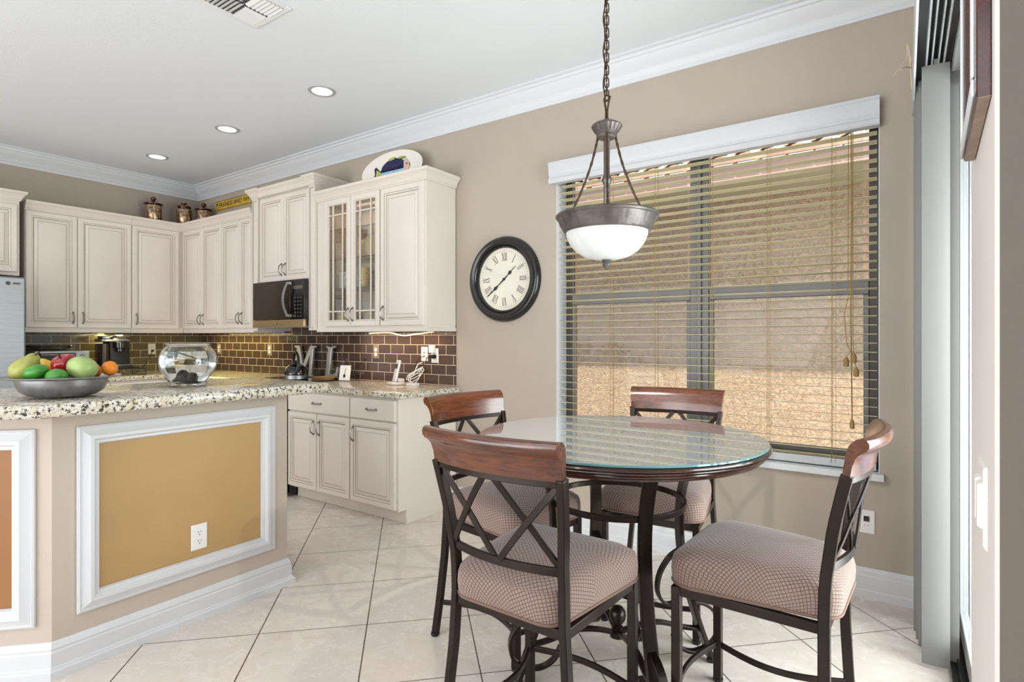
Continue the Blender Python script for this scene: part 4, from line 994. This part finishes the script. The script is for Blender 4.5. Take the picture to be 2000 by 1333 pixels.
b = MB(); b.lathe([(0,.535),(.0125,.535),(.0125,.385),(.019,.375),(.021,.365),(.016,.352),(.0125,.345),(.0125,.215),(.03,.205),(0,.20)], 24); b.build('stem', M['pewter'], t)
for k in range(4):
    a = R(34.81-8+90*k); cx, sx = math.cos(a), math.sin(a)
    pth = smooth_path([(.036*cx,.036*sx,.548),(.040*cx,.040*sx,.52),(.066*cx,.066*sx,.42),(.108*cx,.108*sx,.31),(.150*cx,.150*sx,.222)], 8)
    b = MB(); b.tube(pth, .0048, 8, scale=[1+.22*math.sin(i*2.2) for i in range(len(pth))]); b.build('arm', M['rope'], t)
b = MB(); b.lathe([(.160,.208),(.165,.221),(.190,.224),(.205,.222),(.209,.216),(.205,.209),(.200,.207),(.188,.182),(.176,.160),(.172,.152),(.168,.150),(.164,.156),(.175,.175),(.19,.205),(.165,.207)], 96, wob=lambda a, j: 1+(.016*math.cos(36*a+j*1.6) if 6 < j < 10 else 0)); b.build('rim', M['pewter'], t)
b = MB(); b.lathe([(.166,.154),(.163,.135),(.150,.105),(.126,.075),(.09,.053),(.05,.042),(.02,.040),(0,.040),(0,.043),(.02,.043),(.05,.045),(.088,.056),(.123,.078),(.147,.107),(.160,.136),(.163,.156)], 64); b.build('shade', M['shade'], t, smooth=60)
b = MB(); b.lathe([(0,.041),(.019,.040),(.021,.034),(.015,.028),(.018,.022),(.014,.012),(.008,.008),(.009,.003),(0,0)], 24); b.build('finial', M['pewter'], t)

# ------------------------------------------------------------------ window blind
t = thing('window_blind', 'wide horizontal slat blind with white valance covering the double window', 'window blind', (-1.03, D, 2.34))
b = MB(); L0, L1 = -1.979, -.098
vp = [(0,0),(.052,0),(.058,.008),(.058,.03),(.050,.036),(.050,.05),(.055,.058),(.058,.075),(.060,.12),(.066,.128),(.066,.14),(0,.14)]
b.mould([(L0, D-.001), (L1, D-.001)], vp, z=2.341); b.build('valance', M['slat_w'], t, world=True, smooth=25)
NS = 36; zb, zt = .715, 2.33; sp = (zt-zb)/(NS-1); sy = D+.045; hw = .025
first = None
for k in range(NS):
    if first is None:
        b = MB(); pr = [(-hw,-.0006),(-hw*.5,.0009),(0,.0014),(hw*.5,.0009),(hw,-.0006),(hw,.0012),(hw*.5,.0028),(0,.0033),(-hw*.5,.0028),(-hw,.0012)]
        b.sweep3([(-.905, 0, 0), (.918, 0, 0)], pr, up=(0,0,1)); first = o = b.build('slat', M['slat'], t, smooth=50)
    else: o = first.copy(); COL.objects.link(o); o.parent = t
    o.location = (0, sy-D, zb+sp*k-2.34); o.rotation_euler = (R(-6), 0, 0)
b = MB(); b.box(WX0+.015, WX1-.015, sy-.028, sy+.028, .630, .672); b.build('bottom_rail', M['slat_w'], t, world=True, bevel=.003)
for k in range(2):
    o = first.copy(); COL.objects.link(o); o.parent = t; o.location = (0, sy-D, .675+.0065*k-2.34)
for x in (-1.83, -1.56, -1.26, -.93, -.62, -.31):
    b = MB()
    for dy in (-.027, .027): b.box(x-.0012, x+.0012, sy+dy-.001, sy+dy+.001, .65, 2.34)
    b.box(x+.018, x+.0195, sy-.028, sy-.0265, .65, 2.34)
    b.build('ladder_cord', M['cordm'], t, world=True, smooth=0)
X = -.22
b = MB(); b.tube([(X, D-.012, 2.34), (X+.002, D-.012, 1.9), (X-.002, D-.012, 1.45), (X+.004, D-.012, .88)], .0035, 6, up=(1,0,0)); b.lathe([(0,.835),(.010,.837),(.011,.86),(.006,.882),(0,.884)], 12, (X+.004, D-.012, 0)); b.build('tilt_wand', M['cordm'], t, world=True)
b = MB(); b.tube([(X-.012, D-.014, 2.34), (X-.014, D-.014, 1.5), (X-.03, D-.014, 1.42), (X-.02, D-.014, 1.27), (X, D-.014, 1.22)], .002, 6, up=(1,0,0)); b.tube([(X+.008, D-.018, 2.34), (X+.008, D-.018, 1.3), (X+.012, D-.018, 1.2)], .002, 6, up=(1,0,0)); b.build('pull_cord', M['cordm'], t, world=True)
for dx, z in ((-.022, 1.15), (.012, 1.17), (.022, 1.10)):
    b = MB(); b.lathe([(0,0),(.012,.002),(.013,.03),(.006,.048),(0,.05)], 12, (X+dx, D-.018, z)); b.tube([(X+dx, D-.018, z+.05), (X, D-.018, 1.23)], .002, 6, up=(1,0,0)); b.build('tassel', M['cordm'], t, world=True)

# ------------------------------------------------------------------ vertical blind at the sliding door
t = thing('vertical_blind', 'stacked white vertical blind vanes hanging beside the sliding door', 'vertical blind', (.10, 3.0, 0))
b = MB(); b.box(.030, .038, 1.52, 3.24, 2.335, 2.50); b.box(.038, .163, 3.232, 3.24, 2.335, 2.50); b.box(.030, .164, 1.52, 3.24, 2.5, 2.506); b.build('valance', M['slat_w'], t, world=True, bevel=.002)
b = MB()
for x0, x1 in ((.070, .076), (.126, .132), (.088, .093), (.109, .114)): b.box(x0, x1, 1.53, 3.22, 2.385, 2.43)
b.box(.07, .132, 1.53, 3.22, 2.43, 2.436); b.build('head_rail', M['alu_l'], t, world=True)
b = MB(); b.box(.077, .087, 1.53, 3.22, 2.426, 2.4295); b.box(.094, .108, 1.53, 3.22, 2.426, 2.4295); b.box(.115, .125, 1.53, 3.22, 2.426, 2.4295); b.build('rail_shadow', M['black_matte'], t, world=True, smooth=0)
ys = [2.75, 2.83, 2.86, 2.90, 2.95, 2.99, 3.03, 3.07, 3.12, 3.17]
an = [4, -14, -30, 10, 6, 2, 8, -2, 5, 3]; xs = [.101, .135, .128, .092, .085, .09, .078, .085, .08, .085]
for y, a, x in zip(ys, an, xs):
    b = MB(); pr = [(.0445*(-1+2*i/10), .005*(1-(-1+2*i/10)**2)) for i in range(11)]; pr = pr+[(p, q+.0011) for p, q in pr[::-1]]
    b.prism(pr, .018, 2.365); b.box(-.006, .006, .002, .005, 2.365, 2.385)
    o = b.build('vane', M['vane'], t, smooth=40); o.location = (x-.10, y-3.0, 0); o.rotation_euler = (0, 0, R(a+180))
b = MB(); b.tube(smooth_path([(.028,3.20,2.60),(.024,3.19,2.56),(.022,3.17,2.54),(.0,3.10,2.52),(-.012,3.07,2.50)], 5), .0028, 6, scale=None); b.tube(smooth_path([(.029,3.2,2.45),(.02,3.17,2.60),(.012,3.14,2.64),(.01,3.12,2.57),(-.01,3.08,2.52),(-.04,3.05,2.47)], 5), .002, 6)
b.build('frayed_cord', M['ceram'], t, world=True)
# picture frame and switch on the pier
PA = math.atan2(.016, .527)     # small turn of the pier face
def on_pier(y, z, proud=0.): return T3((.098+.03*(y-.973)-proud, y, z)) @ RZ(PI/2-math.atan(.03))   # local x -> -y side ; see below
mp_ = T3((.0998+.03*(1.19-.973), 1.19, 0)) @ Matrix.Rotation(-PI/2-math.atan(.03), 4, 'Z')    # local -y -> -x, local x -> -y
t = thing('picture_frame', 'dark wooden picture frame seen edge-on high on the right wall', 'picture frame', (0,0,0)); t.matrix_world = mp_; t.location = mp_.to_translation()+Vector((0,0,1.634)); t.rotation_euler = mp_.to_euler(); WM[t] = T3((0,0,1.634)) @ mp_
b = MB(); hw_ = .178
b.rings([(-hw_, hw_, 0, .6, -.003), (-hw_, hw_, 0, .6, -.017), (-hw_+.002, hw_-.002, .002, .598, -.019), (-hw_+.03, hw_-.03, .03, .57, -.016), (-hw_+.034, hw_-.034, .034, .566, -.010)], [0]*4); b.build('frame', M['framew'], t, smooth=20)
b = MB(); b.box(-hw_+.001, hw_-.001, -.0165, -.003, -.0012, -.0002); b.build('dust_cover', M['paperback'], t, smooth=0)
b = MB(); b.box(-hw_+.003, hw_-.003, -.0245, -.0195, .003, .028); b.box(-hw_+.003, -hw_+.028, -.0245, -.0195, .03, .59); b.box(hw_-.028, hw_-.003, -.0245, -.0195, .03, .59); b.build('white_liner', M['trim'], t, bevel=.003)
b = MB(); b.box(-hw_+.034, hw_-.034, -.009, -.005, .034, .566); b.build('mat', M['white_p'], t, smooth=0)
t = thing('light_switch', 'white light switch plate seen edge-on on the right wall', 'light switch', (0,0,0)); m2 = T3((0, 0, 1.045)) @ T3((.0998+.03*(1.145-.973), 1.145, 0)) @ Matrix.Rotation(-PI/2-math.atan(.03), 4, 'Z'); t.location = m2.to_translation(); t.rotation_euler = m2.to_euler(); WM[t] = m2
b = MB(); b.rings([(-.058,.058,-.062,.062,-.0005),(-.058,.058,-.062,.062,-.0035),(-.053,.053,-.057,.057,-.007)], [0,0], 0); b.build('plate', M['white_p'], t, smooth=20)
for x in (-.024, .024):
    b = MB(); b.rings([(x-.016,x+.016,-.034,.034,-.007),(x-.016,x+.016,-.034,.034,-.009),(x-.014,x+.014,-.031,.031,-.013)], [0,0], 0); b.build('rocker', M['white_p'], t, smooth=20)
# ------------------------------------------------------------------ dining table
TX, TY = -.915, 2.035
t = thing('dining_table', 'round counter-height dining table with glass top and scrolled iron legs', 'table', (TX, TY, 0))
b = MB(); b.lathe([(0,.872),(.46,.872),(.50,.868),(.518,.869),(.524,.874),(.525,.8775),(.521,.879),(.531,.881),(.534,.885),(.533,.8885),(.529,.890),(.540,.892),(.543,.896),(.542,.8985),(.538,.900),(.546,.902),(.548,.906),(.546,.910),(.540,.9125),(.50,.913),(0,.913)], 96); b.build('tabletop', M['tabletop'], t)
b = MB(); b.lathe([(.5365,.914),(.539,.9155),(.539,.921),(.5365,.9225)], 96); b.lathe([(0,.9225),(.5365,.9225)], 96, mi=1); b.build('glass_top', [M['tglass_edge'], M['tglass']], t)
FLAT = [(-.025,-.0095),(.025,-.0095),(.025,.0095),(-.025,.0095)]
def polar(a, pts): return [(r*math.cos(a), r*math.sin(a), z) for r, z in pts]
for k in range(4):
    a = PI/4+PI/2*k
    ca, sa = math.cos(a), math.sin(a)
    def radial(pts, n=7): return smooth_path(polar(a, pts), n)
    tang = (-sa, ca, 0)
    b = MB(); b.sweep3(radial([(.335,.868),(.30,.80),(.270,.70),(.258,.60),(.262,.48),(.285,.34),(.325,.20),(.372,.07),(.395,.012)]), [(y_, x_) for x_, y_ in FLAT], up=tang)
    b.box(.0, .0, 0, 0, 0, 0) if False else None
    o = b.build('leg', M['bronze'], t, bevel=.004)
    b = MB(); b.lathe([(0,0),(.018,0),(.02,.006),(.016,.014),(0,.016)], 14, (.396*ca, .396*sa, 0)); b.build('foot', M['black_matte'], o)
    b = MB(); SM = [(-.006,-.014),(.006,-.014),(.006,.014),(-.006,.014)]
    b.sweep3(radial([(.312,.245),(.36,.235),(.405,.20),(.425,.15),(.415,.095),(.375,.06),(.31,.048),(.255,.075),(.23,.12)]), SM, up=tang)
    b.build('outer_scroll', M['bronze'], t, bevel=.002)
    b = MB(); pth = radial([(.262,.46),(.215,.43),(.175,.37),(.165,.30),(.195,.25),(.24,.25),(.255,.285)]); b.sweep3(pth, SM, up=tang); b.sphere(pth[-1], .014)
    b.build('inner_scroll', M['bronze'], t, bevel=.002)
    b = MB(); b.sweep3(radial([(.345,.135),(.27,.150),(.17,.178),(.08,.172),(.0,.150)]), [(y_, x_) for x_, y_ in [(-.012,-.007),(.012,-.007),(.012,.007),(-.012,.007)]], up=tang); b.build('stretcher', M['bronze'], t, bevel=.002)
b = MB(); b.sweep3([(.252*math.cos(2*PI*i/48), .252*math.sin(2*PI*i/48), .672) for i in range(48)], [(-.006,-.011),(.006,-.011),(.006,.011),(-.006,.011)], closed=True); b.build('ring', M['bronze'], t, bevel=.002)
b = MB(); b.lathe([(0,.135),(.03,.138),(.03,.158),(.02,.166),(.022,.176),(.012,.182),(.02,.19),(.030,.206),(.033,.222),(.029,.24),(.018,.253),(0,.258)], 24); b.build('finial', M['bronze'], t)

# ------------------------------------------------------------------ counter stools with X backs
BOW = .036
def post_y(z):
    pts = [(0,-.222),(.16,-.212),(.34,-.205),(.52,-.203),(.62,-.206),(.78,-.228),(.925,-.260),(1.03,-.292)]
    for (z0, y0), (z1, y1) in zip(pts, pts[1:]):
        if z <= z1: return y0+(y1-y0)*(z-z0)/(z1-z0)
    return pts[-1][1]
def half_w(z):
    pts = [(0,.246),(.16,.226),(.34,.206),(.52,.194),(.66,.196),(.925,.222),(1.03,.238)]
    for (z0, y0), (z1, y1) in zip(pts, pts[1:]):
        if z <= z1: return y0+(y1-y0)*(z-z0)/(z1-z0)
    return pts[-1][1]
def back_pt(s_, z, off=0.): return (s_*half_w(z), post_y(z)-BOW*(1-s_*s_)+off, z)
def make_chair(label, loc, rz):
    t = thing('dining_chair', label, 'chair', loc, rz, 'counter-height dining chairs around the table')
    # cushion
    def outline(sc, n=10):
        hw_f, hw_b, yf, yb, r = .236, .196, .243, -.243, .07
        pts = []
        cs_ = [((hw_f-r), yf-r, 0, 90), (-(hw_f-r), yf-r, 90, 180), (-(hw_b-r), yb+r, 180, 270), ((hw_b-r), yb+r, 270, 360)]
        for cx, cy, a0, a1 in cs_: pts += arc(cx, cy, r, a0, a1, n)
        out = []
        m_ = len(pts)
        for i in range(m_):
            p, q_ = pts[i], pts[(i+1) % m_]
            for e in range(3 if (Vector(p)-Vector(q_)).length > .1 else 1):
                f = e/3; out.append((p[0]+(q_[0]-p[0])*f, p[1]+(q_[1]-p[1])*f))
        res = []
        for x, y in out:
            fx = 1+.0*y; res.append((x*sc, (y-.0)*sc))
        return res
    b = MB(); lv = [(.80,.508),(.955,.508),(.975,.512),(.992,.528),(1.0,.552),(.995,.575),(.975,.595),(.93,.611),(.85,.622),(.70,.630),(.45,.6345),(.2,.636)]
    n = None; vs = []
    for sc, z in lv:
        o_ = outline(sc); n = len(o_); vs += [(x, y, z-.012*max(0, (abs(y)/.24)**3)*(z > .6)) for x, y in o_]
    fs = [tuple(range(n))[::-1], tuple((len(lv)-1)*n+i for i in range(n))]
    for l in range(len(lv)-1):
        for i in range(n): fs.append((l*n+i, l*n+(i+1) % n, (l+1)*n+(i+1) % n, (l+1)*n+i))
    b.add(vs, fs); seat = b.build('seat', M['fabric'], t, smooth=70)
    # cloth coordinates: flat on top, unrolled outward down the sides
    drop = [0.]*len(lv)
    for l in range(len(lv)-2, -1, -1): drop[l] = drop[l+1]+math.hypot((lv[l][0]-lv[l+1][0])*.22, lv[l][1]-lv[l+1][1])
    uvl = seat.data.uv_layers.new(name='UVMap'); uvs = []
    for l in range(len(lv)):
        for x, y in outline(lv[-1][0]):
            rr_ = math.hypot(x, y); uvs.append((x*(1+drop[l]/rr_), y*(1+drop[l]/rr_)))
    for lp in seat.data.loops: uvl.data[lp.index].uv = uvs[lp.vertex_index]
    b = MB(); b.tube([(x, y, .5165) for x, y in outline(.985)], .0045, 6, closed=True); b.build('piping', M['piping'], seat)
    # frame under the seat
    b = MB(); W_ = .026
    b.bar((-.205,.214,.49), (.205,.214,.49), .02, .03); b.bar((-.194,-.203,.49), (.194,-.203,.49), .02, .03)
    b.bar((-.205,.214,.49), (-.194,-.203,.49), .02, .03); b.bar((.205,.214,.49), (.194,-.203,.49), .02, .03)
    b.build('seat_frame', M['bronze'], t, bevel=.002)
    for s_ in (-1, 1):
        b = MB(); b.sweep3([(s_*.205,.214,.012), (s_*.205,.214,.505)], [(-.0145,-.0145),(.0145,-.0145),(.0145,.0145),(-.0145,.0145)], up=(0,1,0)); o = b.build('leg', M['bronze'], t, bevel=.003)
        b = MB(); b.lathe([(0,0),(.016,0),(.019,.006),(.018,.013),(0,.016)], 14, (s_*.205,.214,0)); b.build('foot', M['black_matte'], o)
        zs = [.012+i*(.93-.012)/22 for i in range(23)]
        b = MB(); b.sweep3([(s_*half_w(z), post_y(z), z) for z in zs], [(-.0115,-.0155),(.0115,-.0155),(.0115,.0155),(-.0115,.0155)], up=(0,1,0)); o = b.build('leg', M['bronze'], t, bevel=.003)
        b = MB(); b.lathe([(0,0),(.016,0),(.019,.006),(.018,.013),(0,.016)], 14, (s_*half_w(0), post_y(0), 0)); b.build('foot', M['black_matte'], o)
    # back: rails, two X's
    RC = [(-.008,-.011),(.008,-.011),(.008,.011),(-.008,.011)]
    b = MB(); b.sweep3([back_pt(-1+2*i/20, .663) for i in range(21)], [(-.006,-.012),(.006,-.012),(.006,.012),(-.006,.012)]); b.build('lower_rail', M['bronze'], t, bevel=.002)
    b = MB(); b.sweep3([back_pt(-1+2*i/20, .915) for i in range(21)], [(-.008,-.010),(.008,-.010),(.008,.010),(-.008,.010)]); b.build('upper_rail', M['bronze'], t, bevel=.002)
    for k, (s0, s1) in enumerate(((-.97, -.05), (-.07, -.97), (.07, .97), (.97, .05))):
        of = .004 if k in (0, 2) else -.004
        pth = [back_pt(s0+(s1-s0)*i/12, .910+(.668-.910)*i/12, of) for i in range(13)]
        b = MB(); b.sweep3(pth, [(-.0095,-.004),(.0095,-.004),(.0095,.004),(-.0095,.004)], up=(0,1,.0)); b.build('cross_bar', M['bronze'], t, bevel=.0015)
    # crest rail with rolled top
    sec = [(-.010,.922),(-.0105,.955),(-.010,.990),(-.007,1.010),(.0,1.023),(.010,1.032),(.022,1.034),(.033,1.030),(.040,1.020),(.041,1.009),(.036,.999),(.027,.994),(.020,.988),(.014,.978),(.010,.955),(.009,.922)]
    b = MB(); vs = []; ns = 28; k = len(sec)
    for i in range(ns+1):
        s_ = -1+2*i/ns
        for bk, z in sec:
            hw_ = .229+.010*max(0, (z-.95)/.08)
            y = -.259-.15*(z-.922)-BOW*(1-s_*s_)-bk
            vs.append((s_*hw_, y, z))
    fs = [tuple(range(k))[::-1], tuple(ns*k+q for q in range(k))]
    for i in range(ns):
        for q in range(k): fs.append((i*k+q, i*k+(q+1) % k, (i+1)*k+(q+1) % k, (i+1)*k+q))
    b.add(vs, fs); b.build('crest_rail', M['crest'], t, smooth=40, bevel=.0015)
    # foot bars
    FB = [(-.006,-.010),(.006,-.010),(.006,.010),(-.006,.010)]
    def bow_path(p, q, d, z=.142, n=14):
        p = Vector((*p, z)); q = Vector((*q, z)); nr = Vector((q.y-p.y, p.x-q.x, 0)).normalized()
        return [p+(q-p)*(i/n)+nr*(d*math.sin(PI*i/n)) for i in range(n+1)]
    b = MB(); b.sweep3(bow_path((-.205,.214), (.205,.214), -.04), FB); b.build('foot_bar', M['bronze'], t, bevel=.002)
    for s_ in (-1, 1):
        b = MB(); b.sweep3(bow_path((s_*.205,.214), (s_*.228,-.213), s_*.07), FB); b.build('foot_bar', M['bronze'], t, bevel=.002)
    return t
c1_ = make_chair('dining chair in the foreground with its back to the camera, mauve seat', (-.946, 1.546, 0), R(88.5-90))
dup(c1_, 'dining chair nearest the base cabinets, facing right, half hidden by the foreground chair', (-1.429, 2.045, 0), R(-7.2-90))
dup(c1_, 'dining chair behind the table in front of the window, facing the camera', (-.947, 2.607, 0), R(-84.8-90))
dup(c1_, 'dining chair at the right with its side to the camera, beside the vertical blind', (-.375, 1.982, 0), R(177.1-90))

# ------------------------------------------------------------------ light
def area(name, loc, target, sx, sy, watts, col=(255,255,255), spread=180):
    l = bpy.data.lights.new(name, 'AREA'); l.shape = 'RECTANGLE'; l.size = sx; l.size_y = sy; l.energy = watts; l.color = lin(col); l.spread = R(spread)
    o = bpy.data.objects.new(name, l); COL.objects.link(o); o.location = loc
    o.rotation_euler = (Vector(target)-Vector(loc)).to_track_quat('-Z', 'Y').to_euler(); return o
area('daylight_door', (1.0, 2.35, 1.05), (-3, 2.0, .5), 1.7, 2.1, 150, (250,250,253))
area('fill_behind_camera', (-3.0, -3.4, 1.15), (-2.4, 2, .9), 5.6, 2.2, 212, (243,248,255))  # unseen fill lamp added behind the camera to brighten the room
area('bounced_flash', (-.9, -1.3, 1.75), (-1.3, 3, .5), 2.4, 1.8, 36, (246,249,255))
area('ceiling_fill_uplight', (-2.6, -2.4, .5), (-2.6, -1.9, 3.0), 4.0, 1.6, 60, (246,252,255))  # unseen fill lamp pointing up, added to brighten the ceiling
def spot(loc, watts, col=(255,246,232), ang=130):
    l = bpy.data.lights.new('downlight', 'SPOT'); l.energy = watts; l.color = lin(col); l.spot_size = R(ang); l.spot_blend = .9; l.shadow_soft_size = .07
    o = bpy.data.objects.new('downlight', l); COL.objects.link(o); o.location = loc
for x, y in ((-3.39, 2.515), (-4.66, 2.52), (-5.93, 2.52)): spot((x, y, ZC-.02), 5)
for x, y in ((-4.66, .9), (-5.9, .9), (-3.4, -.6), (-1.2, -1.2), (-5, -1.2)): spot((x, y, ZC-.02), 31)  # unseen extra spots without fittings, added to brighten kitchen and room
l = bpy.data.lights.new('pendant_bulb', 'POINT'); l.energy = 3; l.color = lin((255,246,230)); l.shadow_soft_size = .05
o = bpy.data.objects.new('pendant_bulb', l); COL.objects.link(o); o.location = (PX, PY, 1.576+.15)
l = bpy.data.lights.new('pendant_downlight', 'SPOT'); l.energy = 22; l.color = lin((255,250,242)); l.spot_size = R(168); l.spot_blend = .6; l.shadow_soft_size = .01
o = bpy.data.objects.new('pendant_downlight', l); COL.objects.link(o); o.location = (PX, PY, 1.57)
# lamps under the wall cabinets
for x0, x1, col, w in ((-6.35, -5.15, (255,230,130), 4.5),):
    area('under_cabinet_lamp', ((x0+x1)/2, 3.20, 1.335), ((x0+x1)/2, 3.24, 0), x1-x0, .05, w, col)
area('under_cabinet_lamp', (XC+.14, 2.35, 1.335), (XC+.11, 2.35, 0), .05, 1.2, 5, (255,236,160))
area('under_cabinet_lamp', (-3.4, 3.22, 1.335), (-3.4, 3.26, 0), .9, .05, 3.2, (255,216,178))
area('cabinet_interior_fill', (-3.65, 3.17, 1.345+1.07), (-3.65, 3.17, 0), .5, .06, .8, (255,230,196))  # added fill to lift the dark cabinet interior, no fitting there
# sun and sky outside
l = bpy.data.lights.new('sun', 'SUN'); l.energy = 9.5; l.angle = R(.6); l.color = (1, .95, .86)
o = bpy.data.objects.new('sun', l); COL.objects.link(o); o.rotation_euler = Vector((.10, .305, -1)).to_track_quat('-Z', 'Y').to_euler()
wd = bpy.data.worlds.new('World'); SC.world = wd; wd.use_nodes = True
bg = wd.node_tree.nodes['Background']; bg.inputs[0].default_value = (.62, .78, 1.0, 1); bg.inputs[1].default_value = 2.2

# ------------------------------------------------------------------ camera
cam = bpy.data.cameras.new('camera'); cam.sensor_width = 36; cam.lens = 1101.6/2000*36; cam.shift_y = -(666.5-659.25)/2000; cam.clip_start = .02
o = bpy.data.objects.new('camera', cam); COL.objects.link(o); o.location = (0, 0, 1.3); o.rotation_euler = (PI/2, 0, R(34.81)); SC.camera = o
SC.view_settings.view_transform = 'Standard'; SC.view_settings.look = 'None'; SC.view_settings.exposure = 0.0; SC.view_settings.gamma = 1.0
SC.cycles.max_bounces = 10; SC.cycles.transparent_max_bounces = 24; SC.cycles.transmission_bounces = 10; SC.cycles.diffuse_bounces = 5; SC.cycles.glossy_bounces = 4
SC.cycles.sample_clamp_indirect = 6; SC.cycles.caustics_reflective = False; SC.cycles.caustics_refractive = False; SC.cycles.blur_glossy = .5
